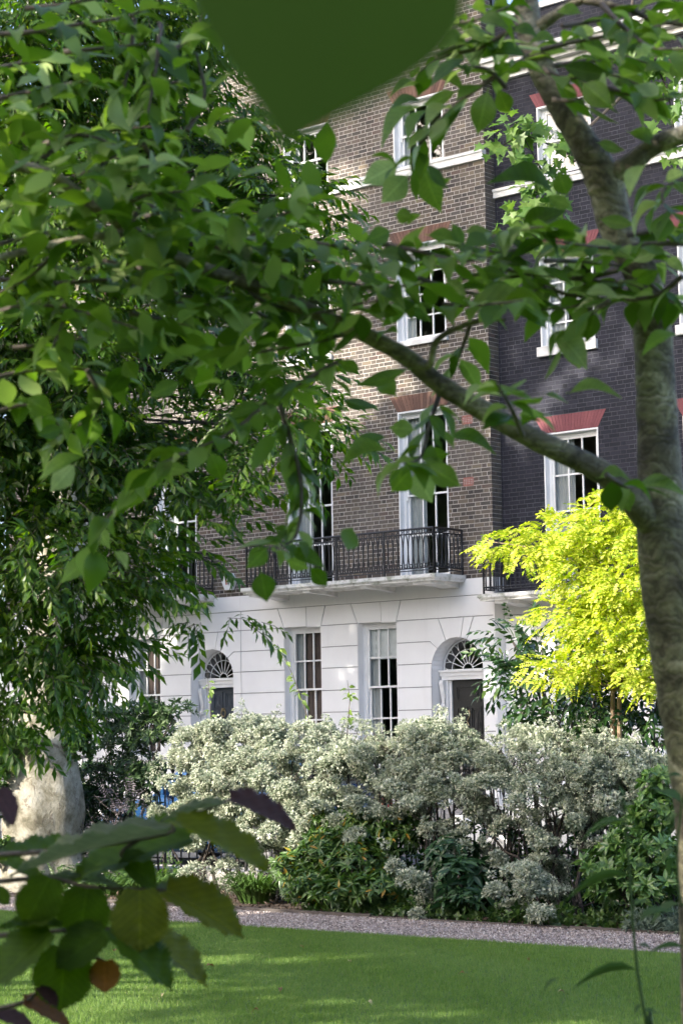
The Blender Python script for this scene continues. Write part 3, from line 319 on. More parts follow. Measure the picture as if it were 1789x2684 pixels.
LEFT_LOBES=[[-8.268, 7.156, 5.416, 0.558, 0.209], [-8.042, 7.808, 5.529, 0.48, 0.216], [-7.964, 8.14, 5.672, 0.294, 0.171], [-8.351, 7.51, 5.775, 0.72, 0.144], [-8.562, 7.411, 5.205, 0.6, 0.552], [-8.643, 8.281, 5.294, 0.612, 0.612], [-8.033, 8.378, 4.932, 0.421, 0.347], [-7.554, 8.36, 4.587, 0.312, 0.216], [-8.193, 7.366, 4.396, 0.605, 0.465], [-8.263, 8.255, 4.419, 0.569, 0.347], [-7.756, 8.431, 4.215, 0.389, 0.219], [-7.318, 8.413, 4.288, 0.213, 0.107], [-8.303, 7.371, 3.703, 0.558, 0.442], [-8.499, 8.414, 3.895, 0.504, 0.328], [-7.725, 8.353, 3.611, 0.336, 0.192], [-7.349, 8.147, 3.304, 0.208, 0.139], [-8.297, 7.459, 3.124, 0.558, 0.395], [-8.103, 8.085, 3.236, 0.432, 0.24], [-7.746, 7.857, 2.966, 0.231, 0.116], [-8.11, 7.23, 2.517, 0.495, 0.36], [-8.006, 7.755, 2.794, 0.209, 0.116], [-7.876, 7.44, 2.445, 0.27, 0.203], [-7.796, 7.772, 2.594, 0.138, 0.08], [-7.57, 7.734, 2.214, 0.169, 0.05], [-7.331, 7.743, 2.248, 0.1, 0.04], [-8.2, 7.22, 2.048, 0.428, 0.315], [-7.99, 7.391, 2.111, 0.113, 0.135], [-8.258, 7.212, 1.758, 0.248, 0.158], [-8.71, 7.055, 3.48, 0.465, 1.628], [-7.192, 8.107, 3.189, 0.137, 0.16], [-7.388, 7.979, 2.921, 0.091, 0.114], [-7.593, 7.829, 2.743, 0.114, 0.057]]
PLANE_LOBES=[[-9.623, 13.565, 6.507, 0.159, 0.213], [-9.705, 13.521, 6.332, 0.142, 0.106], [-9.515, 13.704, 6.188, 0.177, 0.213], [-9.565, 13.701, 5.906, 0.213, 0.248], [-9.66, 13.645, 5.732, 0.142, 0.142], [-9.51, 13.794, 5.588, 0.106, 0.106], [-9.363, 13.804, 6.396, 0.142, 0.177], [-8.745, 14.241, 7.019, 0.213, 0.177], [-8.658, 14.351, 6.77, 0.142, 0.213], [-8.874, 14.121, 7.092, 0.177, 0.106], [-8.677, 14.391, 6.382, 0.106, 0.142]]
GOLD_LOBES=[[-11.86, 16.4, 3.46, 0.34, 0.23], [-11.4, 16.4, 3.47, 0.33, 0.21], [-10.94, 16.4, 3.64, 0.33, 0.21], [-10.6, 16.4, 3.82, 0.24, 0.18], [-10.58, 16.5, 3.46, 0.37, 0.24], [-11.11, 16.4, 3.08, 0.37, 0.33], [-10.56, 16.3, 2.96, 0.44, 0.36], [-11.2, 16.3, 2.71, 0.29, 0.25], [-10.77, 16.3, 2.57, 0.48, 0.32], [-10.36, 16.4, 2.55, 0.28, 0.44], [-11.3, 16.2, 2.22, 0.2, 0.18], [-11.02, 16.3, 2.25, 0.24, 0.2], [-10.45, 16.3, 2.23, 0.28, 0.2], [-10.28, 16.4, 2.11, 0.2, 0.18], [-11.05, 16.4, 3.4, 0.25, 0.16], [-10.31, 16.5, 3.15, 0.24, 0.32]]
HEDGE_LOBES=[[[-15.77, 15.9, 1.35, 0.37, 0.51], [-15.87, 15.8, 0.8, 0.32, 0.51], [-15.42, 16.0, 1.53, 0.41, 0.41], [-15.13, 16.1, 1.71, 0.41, 0.25], [-15.23, 15.6, 0.73, 0.49, 0.4], [-15.01, 15.7, 1.04, 0.49, 0.49], [-14.98, 15.4, 0.3, 0.26, 0.18]], [[-14.64, 16.1, 1.65, 0.36, 0.27], [-14.52, 15.7, 1.22, 0.44, 0.4], [-14.05, 15.7, 1.26, 0.48, 0.44], [-14.32, 15.6, 0.79, 0.39, 0.35], [-13.85, 15.6, 0.83, 0.43, 0.34], [-14.35, 15.5, 0.47, 0.26, 0.17], [-14.28, 16.1, 1.65, 0.27, 0.18]], [[-13.72, 16.0, 1.6, 0.26, 0.22], [-13.5, 15.8, 1.21, 0.39, 0.39], [-13.51, 15.6, 0.88, 0.34, 0.3], [-13.32, 16.0, 1.64, 0.22, 0.19], [-13.0, 15.8, 1.42, 0.3, 0.3], [-12.84, 15.6, 1.05, 0.33, 0.25], [-12.82, 15.5, 0.77, 0.21, 0.15]], [[-12.64, 15.9, 1.63, 0.29, 0.21], [-12.49, 15.7, 1.3, 0.33, 0.29], [-12.37, 15.9, 1.58, 0.25, 0.21], [-12.07, 15.7, 1.26, 0.33, 0.33], [-12.23, 15.5, 0.98, 0.33, 0.2], [-12.13, 15.3, 0.67, 0.24, 0.16], [-11.88, 15.1, 0.41, 0.2, 0.14], [-11.72, 14.95, 0.15, 0.16, 0.18], [-12.26, 15.2, 0.51, 0.2, 0.1]], [[-11.78, 15.8, 1.42, 0.28, 0.24], [-11.55, 15.6, 1.1, 0.32, 0.28], [-11.82, 15.5, 0.94, 0.24, 0.2], [-11.5, 15.9, 1.57, 0.2, 0.16], [-11.56, 15.4, 0.64, 0.28, 0.2], [-11.23, 15.5, 0.83, 0.24, 0.2], [-10.93, 15.05, 0.29, 0.27, 0.17], [-10.77, 15.1, 0.44, 0.19, 0.15], [-11.0, 14.95, 0.1, 0.15, 0.11]], [[-11.14, 15.8, 1.41, 0.28, 0.24], [-10.96, 15.6, 1.1, 0.31, 0.27], [-10.92, 15.9, 1.57, 0.24, 0.2], [-10.65, 15.7, 1.22, 0.31, 0.27], [-10.71, 15.5, 0.88, 0.27, 0.19], [-10.67, 15.3, 0.62, 0.19, 0.13], [-10.39, 15.0, 0.24, 0.17, 0.13], [-10.63, 14.95, 0.08, 0.15, 0.09]], [[-10.45, 15.9, 1.41, 0.27, 0.2], [-10.35, 15.8, 1.14, 0.31, 0.19], [-10.15, 16.0, 1.29, 0.27, 0.19], [-10.41, 15.6, 0.95, 0.19, 0.15], [-9.99, 16.1, 1.21, 0.23, 0.15], [-10.33, 15.4, 0.62, 0.15, 0.13]]]
LAUREL_LOBES=[[-12.2, 16.9, 2.56, 0.17, 0.17], [-12.05, 16.9, 2.17, 0.26, 0.21], [-12.09, 16.8, 2.0, 0.21, 0.17], [-11.69, 16.9, 1.9, 0.34, 0.25], [-11.24, 16.9, 1.98, 0.33, 0.29], [-10.8, 16.9, 1.88, 0.33, 0.29], [-10.46, 16.9, 1.96, 0.2, 0.33], [-11.6, 16.9, 1.65, 0.38, 0.17], [-10.95, 16.9, 1.64, 0.37, 0.17], [-10.52, 16.9, 1.59, 0.24, 0.2], [-11.83, 16.9, 2.42, 0.17, 0.17]]
RHODO_LOBES=[[-9.96, 15.1, 0.5, 0.18, 0.15], [-9.82, 15.3, 0.71, 0.22, 0.19], [-9.61, 15.4, 0.93, 0.19, 0.22], [-9.52, 15.1, 0.58, 0.25, 0.18], [-9.72, 15.0, 0.37, 0.26, 0.15], [-9.34, 15.0, 0.38, 0.18, 0.18], [-9.9, 15.0, 0.29, 0.15, 0.11], [-9.62, 15.5, 1.19, 0.15, 0.11]]
SKIMMIA_LOBES=[[-13.25, 15.3, 0.52, 0.29, 0.23], [-12.79, 15.2, 0.46, 0.29, 0.2], [-13.26, 15.05, 0.21, 0.29, 0.19], [-12.74, 14.95, 0.19, 0.32, 0.16], [-12.37, 15.0, 0.24, 0.28, 0.18], [-13.56, 15.2, 0.4, 0.21, 0.17], [-13.01, 15.6, 0.72, 0.29, 0.19], [-12.66, 15.7, 0.68, 0.25, 0.25], [-13.4, 15.6, 0.76, 0.25, 0.17]]
FATSIA_LOBES=[[-11.54, 15.1, 0.38, 0.2, 0.16], [-11.37, 15.0, 0.16, 0.19, 0.12], [-11.78, 15.3, 0.56, 0.16, 0.16]]
BOX_LOBES=[[-17.99, 16.6, 1.14, 0.3, 0.25], [-17.77, 16.5, 0.75, 0.3, 0.35], [-18.06, 16.5, 0.8, 0.2, 0.3], [-17.52, 16.4, 0.42, 0.25, 0.2]]
OLEA_LOBES=[[-17.62, 16.7, 1.64, 0.4, 0.25], [-17.12, 16.7, 1.73, 0.3, 0.3], [-17.48, 16.7, 1.34, 0.35, 0.2], [-17.09, 16.6, 1.19, 0.25, 0.2], [-16.77, 16.7, 1.92, 0.2, 0.15], [-17.83, 16.7, 1.84, 0.25, 0.2], [-17.26, 16.7, 1.93, 0.25, 0.15], [-17.3, 16.6, 0.95, 0.3, 0.2]]
ELDER_LOBES=[[-17.09, 16.2, 0.96, 0.24, 0.1], [-16.85, 16.1, 0.78, 0.24, 0.12], [-17.27, 16.1, 0.53, 0.29, 0.12], [-16.54, 16.0, 0.6, 0.19, 0.09], [-16.85, 15.9, 0.32, 0.24, 0.09]]
IVY_LOBES=[[-18.03, 15.3, 1.37, 0.19, 0.29], [-17.81, 15.3, 1.65, 0.29, 0.14], [-18.06, 15.3, 0.94, 0.12, 0.24], [-17.95, 15.3, 0.41, 0.12, 0.19], [-17.48, 15.9, 1.55, 0.12, 0.24]]
# ------------------------------------------------------------------ ground, street
def _lawn(nt, p):
    w = wcoord(nt); n = noise(nt, 1.1, 5, .6, w); n2 = noise(nt, 60, 3, .6, w)
    c = ramp(nt, n.outputs[0], [(.3, (.055, .105, .020)), (.7, (.085, .15, .030))]).outputs[0]
    c = mix(nt, .5, c, ramp(nt, n2.outputs[0], [(.3, (.5, .5, .4)), (.7, (1.3, 1.3, 1.2))]).outputs[0], 'MULTIPLY')
    setc(nt, p, c); p.inputs["Roughness"].default_value = .9
    nt.links.new(bump(nt, n2.outputs[0], .6, .02), p.inputs["Normal"])
surf("lawn_soil", _lawn)
def _gravel(nt, p):
    w = wcoord(nt); v = N(nt, "TexVoronoi"); v.inputs["Scale"].default_value = 75; nt.links.new(w, v.inputs["Vector"])
    c = ramp(nt, v.outputs["Color"], [(.1, (.16, .13, .12)), (.5, (.33, .27, .25)), (.9, (.50, .43, .40))]).outputs[0]
    setc(nt, p, c); p.inputs["Roughness"].default_value = .9; nt.links.new(bump(nt, v.outputs["Distance"], 1., .01), p.inputs["Normal"])
surf("gravel_bed", _gravel)
plain("soil", (.085, .060, .045), .95, var=.35, sc=14, bmp=.8)
plain("asphalt", (.055, .055, .057), .85, var=.2, sc=30, bmp=.4); plain("paving", (.26, .25, .235), .85, var=.15, sc=2, bmp=.2)
plain("kerb_stone", (.30, .29, .28), .8, var=.15, sc=5); plain("edging_timber", (.10, .085, .075), .85, var=.2, sc=9)
plain("far_ground", (.10, .11, .07), .95, var=.2, sc=.2)
def sheet(name, x0, x1, y0, y1, z, mat, th=0.0):
    me = np_mesh(name, [(x0, y0, z), (x1, y0, z), (x1, y1, z), (x0, y1, z)], np.array([[0, 1, 2, 3]]))
    o = link(name, me, M(mat)); o["kind"] = "structure"; return o
sheet("ground", -700, 700, -700, 700, -.03, "far_ground")
sheet("lawn", -60, 40, -30, 13.47, 0.0, "lawn_soil")
sheet("gravel_path", -60, 40, 13.47, 14.74, -.008, "gravel_bed")
sheet("planting_bed", -60, 40, 14.74, 17.55, .004, "soil")
sheet("pavement", -60, 40, 17.55, 19.2, .02, "paving")
sheet("road", -60, 40, 19.33, 26.1, -.015, "asphalt")
sheet("far_pavement", -60, 40, 26.23, 31.5, .12, "paving")
for nm, ya, yb in (("kerb", 19.2, 19.33), ("kerb", 26.1, 26.23)):
    o = MB().box(-60, 40, ya, yb, -.02, .13 if ya > 20 else .03).obj(nm, M("kerb_stone")); o["kind"] = "structure"
rng = np.random.default_rng(3)
# path edging: lengths of dark board along the bed
ed = tag(empty("path_edging", (-12, 14.74, 0)), "dark low edging boards between gravel path and planting bed", "edging")
xx = -24.0
while xx < 0:
    ln = rng.uniform(1.6, 2.4); dy = rng.uniform(-.012, .012)
    MB().box(xx, xx+ln-.015, 14.72+dy, 14.75+dy, -.02, .026+rng.uniform(-.012, .01)).obj("board", M("edging_timber"), ed); xx += ln
# ------------------------------------------------------------------ houses
FB, FD = 29.91, 30.20
H0 = .076; JT = .013
def flemish(x0, x1, z0, z1, holes, seed, JT=.013):
    """brick faces (xa,xb,za,zb) in Flemish bond, cut at the openings"""
    rg = np.random.default_rng(seed); out = []; row = 0; z = z0
    while z + .05 < z1:
        zt = min(z+H0-JT, z1); x = x0 - (.169 if row % 2 else 0); st = True
        while x < x1:
            ln = (.212 if st else .0995) + rg.uniform(-.006, .006)
            a, b = max(x, x0), min(x+ln, x1)
            segs = [(a, b)] if b-a > .02 else []
            for hx0, hx1, hz0, hz1 in holes:
                if hz0 < zt-.02 and hz1 > z+.02:
                    ns = []
                    for s0, s1 in segs:
                        if s1 <= hx0 or s0 >= hx1: ns.append((s0, s1)); continue
                        if hx0-s0 > .03: ns.append((s0, hx0-.004))
                        if s1-hx1 > .03: ns.append((hx1+.004, s1))
                    segs = ns
            out += [(s0, s1, z, zt) for s0, s1 in segs]
            x += ln + JT; st = not st
        z += H0; row += 1
    return np.array(out)
BF = np.array([[0,1,5,4],[1,3,7,5],[4,5,7,6],[2,0,4,6],[0,2,3,1]])
def brick_mesh(B, Yf, rg):
    n = len(B); j = rg.uniform(-.0014, .0010, n); t = rg.uniform(-.0006, .0006, (n, 4))
    x0, x1, z0, z1 = B.T; y0 = Yf + j; y1 = np.full(n, Yf+.03); V = np.zeros((n, 8, 3))
    for i in range(8):
        V[:, i, 0] = x1 if i & 1 else x0; V[:, i, 2] = z1 if i & 4 else z0
        V[:, i, 1] = y1 if i & 2 else y0 + t[:, (i & 1)+(i >> 2)*2]
    F = (BF[None]+(np.arange(n)*8)[:, None, None]).reshape(-1, 4); return np_mesh("brickwork", V.reshape(-1, 3), F)
def cells(x0, x1, z0, z1, holes, y0, y1):
    xs = sorted({x0, x1} | {min(max(h[i], x0), x1) for h in holes for i in (0, 1)}); zs = sorted({z0, z1} | {min(max(h[i], z0), z1) for h in holes for i in (2, 3)})
    m = MB()
    for a, b in zip(xs, xs[1:]):
        run = None
        for c, d in zip(zs, zs[1:]):
            mx, mz = (a+b)/2, (c+d)/2
            solid = not any(h[0] < mx < h[1] and h[2] < mz < h[3] for h in holes)
            if solid: run = (run[0], d) if run else (c, d)
            if (not solid or d == zs[-1]) and run: m.box(a, b, y0, y1, *run); run = None
    return m
def put(name, me, mat, parent, pos):
    o = bpy.data.objects.new(name, me); COL.objects.link(o)
    if mat and not me.materials: me.materials.append(mat)
    o.parent = parent; o.location = Vector(pos) - wpos(parent); return o
def house_shell(par, x0, x1, Yf, zb, zt, holes, mort, brick, single, region, seed, mats):
    """mortar backing, bricks (300 as single pieces, the rest in one piece), floors, roof"""
    cells(x0, x1, zb, zt, holes, Yf+.006, Yf+.34).obj("wall", M(mort), par)
    return None
def brick_front(par, x0, x1, Yf, z0, z1, holes, seed, mat, single, region):
    rg = np.random.default_rng(seed); B = flemish(x0, x1, z0, z1, holes, seed, .010 if 'black' in mat else .013)
    cx, cz = (B[:, 0]+B[:, 1])/2, (B[:, 2]+B[:, 3])/2
    inr = np.where((cx > region[0]) & (cx < region[1]) & (cz > region[2]) & (cz < region[3]))[0][:300]
    rest = np.ones(len(B), bool); rest[inr] = False
    o = link("brickwork", brick_mesh(B[rest], Yf, rg), M(mat), par); o["kind"] = "stuff"
    kinds = {}
    for i in inr:
        a, b, c, d = B[i]; key = (round((b-a)/.012), round((d-c)/.012))
        if key not in kinds:
            w, h = b-a, d-c; kinds[key] = np_mesh("brick", box_v(-w/2, w/2, 0, .03, -h/2, h/2), BOXF)
        put("brick", kinds[key], M(single), par, ((a+b)/2, Yf+rg.uniform(-.0014, .0010), (c+d)/2))
def flat_arch(par, x0, x1, z0, h, splay, Yf, mat, n=15):
    rg = np.random.default_rng(int(abs(x0*100+z0*7)))
    e = empty("brick_arch", ((x0+x1)/2, Yf, z0), parent=None); e.parent = par; e.location = Vector(((x0+x1)/2, Yf, z0)) - wpos(par)
    for i in range(n):
        a, b = i/n, (i+1)/n; g = .003
        p = [(x0+(x1-x0)*a+g, z0), (x0+(x1-x0)*b-g, z0), (x0-splay+(x1-x0+2*splay)*b-g, z0+h), (x0-splay+(x1-x0+2*splay)*a+g, z0+h)]
        link("voussoir", prism(p, Yf-.006+rg.uniform(-.001, .001), Yf+.03), M(mat), e)
def window(par, x0, x1, z0, z1, Yf, rt=2, rb=2, cols=3, dep=.11, meet=None, curtain=None, blind=0., lining=True, panel=None):
    rg = random.Random(int(abs(x0*31+z0*17)))
    m = MB(); L = .028; b = Yf+dep+.10
    y0 = Yf-.004 if lining else Yf+dep-.01
    m.box(x0, x0+L, y0, b, z0, z1); m.box(x1-L, x1, y0, b, z0, z1); m.box(x0+L, x1-L, y0, b, z1-L, z1); m.box(x0+L, x1-L, Yf+.01, b, z0, z0+.03)
    fw = .055
    m.box(x0+L, x0+L+fw, Yf+dep, b-.004, z0+.03, z1-L); m.box(x1-L-fw, x1-L, Yf+dep, b-.004, z0+.03, z1-L); m.box(x0+L+fw, x1-L-fw, Yf+dep, b-.004, z1-L-fw, z1-L)
    W = m.obj("window", M("white_paint"), par)
    xa, xb, za, zb = x0+L+fw, x1-L-fw, z0+.03, z1-L-fw
    mt = meet if meet else (za+zb)/2
    for (c, d, yy, rows, up_) in ((mt-.02, zb, Yf+dep+.015, rt, True), (za, mt+.02, Yf+dep+.055, rb, False)):
        s = MB(); st = .048; bt = .035 if up_ else .07; tp = .045 if up_ else .035; q = .036
        s.box(xa, xa+st, yy, yy+q, c, d); s.box(xb-st, xb, yy, yy+q, c, d); s.box(xa+st, xb-st, yy, yy+q, c, c+bt); s.box(xa+st, xb-st, yy, yy+q, d-tp, d)
        px0, px1, pz0, pz1 = xa+st, xb-st, c+bt, d-tp; gb = .0145
        for i in range(1, cols): xm = px0+(px1-px0)*i/cols; s.box(xm-gb, xm+gb, yy+.004, yy+q-.004, pz0, pz1)
        for i in range(1, rows):
            zm = pz0+(pz1-pz0)*i/rows
            for k in range(cols):
                u0 = px0+(px1-px0)*k/cols+(gb if k else 0); u1 = px0+(px1-px0)*(k+1)/cols-(gb if k < cols-1 else 0)
                s.box(u0, u1, yy+.005, yy+q-.005, zm-gb, zm+gb)
        if up_: # sash horns
            s.box(xa, xa+.03, yy+.002, yy+q-.002, c-.07, c-.001); s.box(xb-.03, xb, yy+.002, yy+q-.002, c-.07, c-.001)
        s.obj("sash", M("white_paint"), W)
        w = (px1-px0)/cols; h = (pz1-pz0)/rows
        key = (round(w, 3), round(h, 3))
        if key not in PANES: PANES[key] = np_mesh("pane", [(-w/2, 0, -h/2), (w/2, 0, -h/2), (w/2, 0, h/2), (-w/2, 0, h/2)], np.array([[0, 1, 2, 3]]))
        for i in range(cols):
            for k in range(rows):
                o = put("pane", PANES[key], M("window_glass"), W, (px0+w*(i+.5), yy+.018, pz0+h*(k+.5)))
                o.rotation_euler = (R(rg.uniform(-.35, .35)), 0, R(rg.uniform(-.35, .35)))
    if curtain:
        for ca, cb in curtain:
            n = 60; t = np.linspace(0, 1, n); X = x0+(x1-x0)*(ca+(cb-ca)*t)
            Y = Yf+dep+.118+.013*np.sin(t*(cb-ca)*(x1-x0)*75+rg.random()*6)+.008*np.sin(t*31+1)
            V = np.concatenate([np.stack([X, Y, np.full(n, z0+.02)], 1), np.stack([X, Y*1.0+.004, np.full(n, z1-.03)], 1)])
            F = np.array([(i, i+1, n+i+1, n+i) for i in range(n-1)]); link("curtain", np_mesh("curtain", V, F, True), M("curtain" if cb < .6 else "drape_brown"), W)
    if blind:
        n = 24; t = np.linspace(0, 1, n); Z = z1-.05-(z1-z0)*blind*t; Y = Yf+dep+.10+.010*np.abs(np.sin(t*4*np.pi))
        V = np.concatenate([np.stack([np.full(n, x0+.05), Y, Z], 1), np.stack([np.full(n, x1-.05), Y, Z], 1)])
        link("blind", np_mesh("blind", V, np.array([(i, i+1, n+i+1, n+i) for i in range(n-1)]), True), M("blind"), W)
    if panel:
        MB().box(x0+.03, x1-.03, Yf+dep+.30, Yf+dep+.32, z0+.1, z1-.1).obj("shutter", M("room_wall"), W)
    return W
PANES = {}
def sill(par, x0, x1, z, Yf, h=.10, pr=.07, over=.06, name="sill"):
    MB().box(x0-over, x1+over, Yf-pr, Yf+.1, z-h, z).obj(name, M("stone_white"), par)
def ledge(par, x0, x1, z0, z1, Yf, pr):
    MB().box(x0, x1, Yf-pr, Yf+.05, z0, z1).box(x0, x1+0.0, Yf-pr-.02, Yf-pr, z1-.05, z1).obj("string_course", M("stone_white"), par)
def arc(cx, cz, r, a0, a1, n):
    return [(cx+r*math.cos(a0+(a1-a0)*i/n), cz+r*math.sin(a0+(a1-a0)*i/n)) for i in range(n+1)]
def block(par, pts, Yf, proud=.014): link("stucco_block", prism(pts, Yf-proud-.004, Yf+.02, .008), M("stucco"), par)
def rect(a, b, c, d): return [(a, c), (b, c), (b, d), (a, d)]
GR = [.12, .48, .89, 1.30, 1.71, 2.12, 2.53, 2.95, 3.35, 3.76, 4.14]
def stucco_front(par, x0, x1, Yf, wins, door, top, ztop):
    """rusticated ground floor: courses of blocks cut round the windows and the arched door"""
    cx, zs, r = door if door else (None, 0, 0)
    holes = [(a, b, c, d) for a, b, c, d in wins]
    if door: holes.append((cx-r, cx+r, .3, zs+r))
    # backing (joint colour), with the arch built from slices
    cells(x0, x1, 0, ztop, holes, Yf+.004, Yf+.36).obj("wall", M("stucco_joint"), par)
    if door:
        m = MB(); n = 20
        pts = arc(cx, zs, r, 0, math.pi, n)
        for (ax, az), (bx, bz) in zip(pts, pts[1:]):
            V = [(ax, Yf+.004, az), (bx, Yf+.004, bz), (bx, Yf+.004, zs+r), (ax, Yf+.004, zs+r), (ax, Yf+.36, az), (bx, Yf+.36, bz), (bx, Yf+.36, zs+r), (ax, Yf+.36, zs+r)]
            m.add(V, [(0, 1, 2, 3), (0, 4, 5, 1)])
        for sx in (-1, 1): q_ = cx+sx*(r-.004); m.add([(q_, Yf-.008, .3), (q_, Yf+.35, .3), (q_, Yf+.35, zs), (q_, Yf-.008, zs)], [(0, 1, 2, 3)])
        m.obj("door_reveal", M("stucco"), par, True)
    for a, b, c, d in wins:
        MB().box(a-.002, a+.006, Yf-.012, Yf+.20, c, d).box(b-.006, b+.002, Yf-.012, Yf+.20, c, d).box(a+.006, b-.006, Yf-.012, Yf+.20, d-.006, d+.002).obj("window_reveal", M("stucco"), par)
    xs_open = sorted([(a, b, c, d) for a, b, c, d in wins])
    for gi in range(len(GR)-1):
        c, d = GR[gi], GR[gi+1]
        segs = [(x0, x1)]
        for a, b, z0, z1 in holes:
            if z0 < d-.02 and z1 > c+.02 and not (door and a == cx-r and c > 3.3):
                ns = []
                for s0, s1 in segs:
                    if b <= s0 or a >= s1: ns.append((s0, s1)); continue
                    if a-s0 > .02: ns.append((s0, a))
                    if s1-b > .02: ns.append((b, s1))
                segs = ns
        for s0, s1 in segs:
            tl = tr = br = bl = None
            isd_r = door and abs(s1-(cx-r)) < 1e-6; isd_l = door and abs(s0-(cx+r)) < 1e-6
            if (isd_r or isd_l) and d > zs:
                sg = -1 if isd_r else 1; far = s0 if isd_r else s1
                def hx(z): return cx+sg*math.sqrt(max(0, r*r-max(0, z-zs)**2))
                if d <= zs+.2:                         # springing course
                    inner = [(hx(c+(d-c)*k/5), c+(d-c)*k/5) for k in range(6)]
                    pts = [(far, c)]+inner+[(far, d)]
                elif c < zs+.45:                       # kinked course
                    a_end = R(43); inner = [(cx+sg*r*math.cos(t), zs+r*math.sin(t)) for t in np.linspace(math.asin((c-zs)/r), a_end, 6)]
                    pts = [(far, c)]+inner+[(cx+sg*(r+.02), d), (far, d)]
                else: continue
                if sg > 0: pts = pts[::-1]
                block(par, pts, Yf); continue
            # courses above a window head are cut into voussoirs below
            if c >= 3.74:
                cuts = []
                for a, b, z0, z1 in wins:
                    if s0 < a and b < s1 and abs(z1-3.77) < .05: cuts.append((a, b))
                pts_l = s0; prev = None; cuts.sort()
                left = [(s0, c), (s0, d)]
                for a, b in cuts:
                    block(par, [left[0], (a, c), (a-.16, d), left[1]], Yf)
                    mid = a+(b-a)*.62
                    block(par, [(a, c-.0), (mid, c-.0), (mid-.01, d), (a-.16, d)], Yf, .016)
                    block(par, [(mid, c-.02), (b, c-.02), (b+.12, d), (mid-.01, d)], Yf, .018)
                    left = [(b, c), (b+.12, d)]
                block(par, [left[0], (s1, c), (s1, d), left[1]], Yf)
            elif door and c >= 3.3 and s0 < cx < s1 and d > zs+r:
                k = R(43); l1t, l1b = .40, .235
                zb = zs+math.sqrt(r*r-l1b*l1b)
                for sg in (-1, 1):
                    far = s0 if sg < 0 else s1
                    inner = [(cx+sg*r*math.cos(t), zs+r*math.sin(t)) for t in np.linspace(k, math.acos(l1b/r), 5)]
                    pts = [(far, c), (cx+sg*(r+.02), c)]+inner+[(cx+sg*l1t, d), (far, d)]
                    block(par, pts if sg < 0 else pts[::-1], Yf)
                k1, k2 = .10, .20
                def ap(x): return (cx+x, zs+math.sqrt(r*r-x*x))
                block(par, [ap(-l1b), ap(-.12), ap(0), ap(k1), (cx+k2*.9, d), (cx-l1t, d)], Yf, .016)
                block(par, [ap(k1), ap(.17), ap(l1b), (cx+l1t, d), (cx+k2*.9, d)], Yf, .018)
            else: block(par, rect(s0, s1, c, d), Yf)
    MB().box(x0, x1, Yf-.03, Yf+.02, 4.145, top).obj("band", M("stucco"), par)
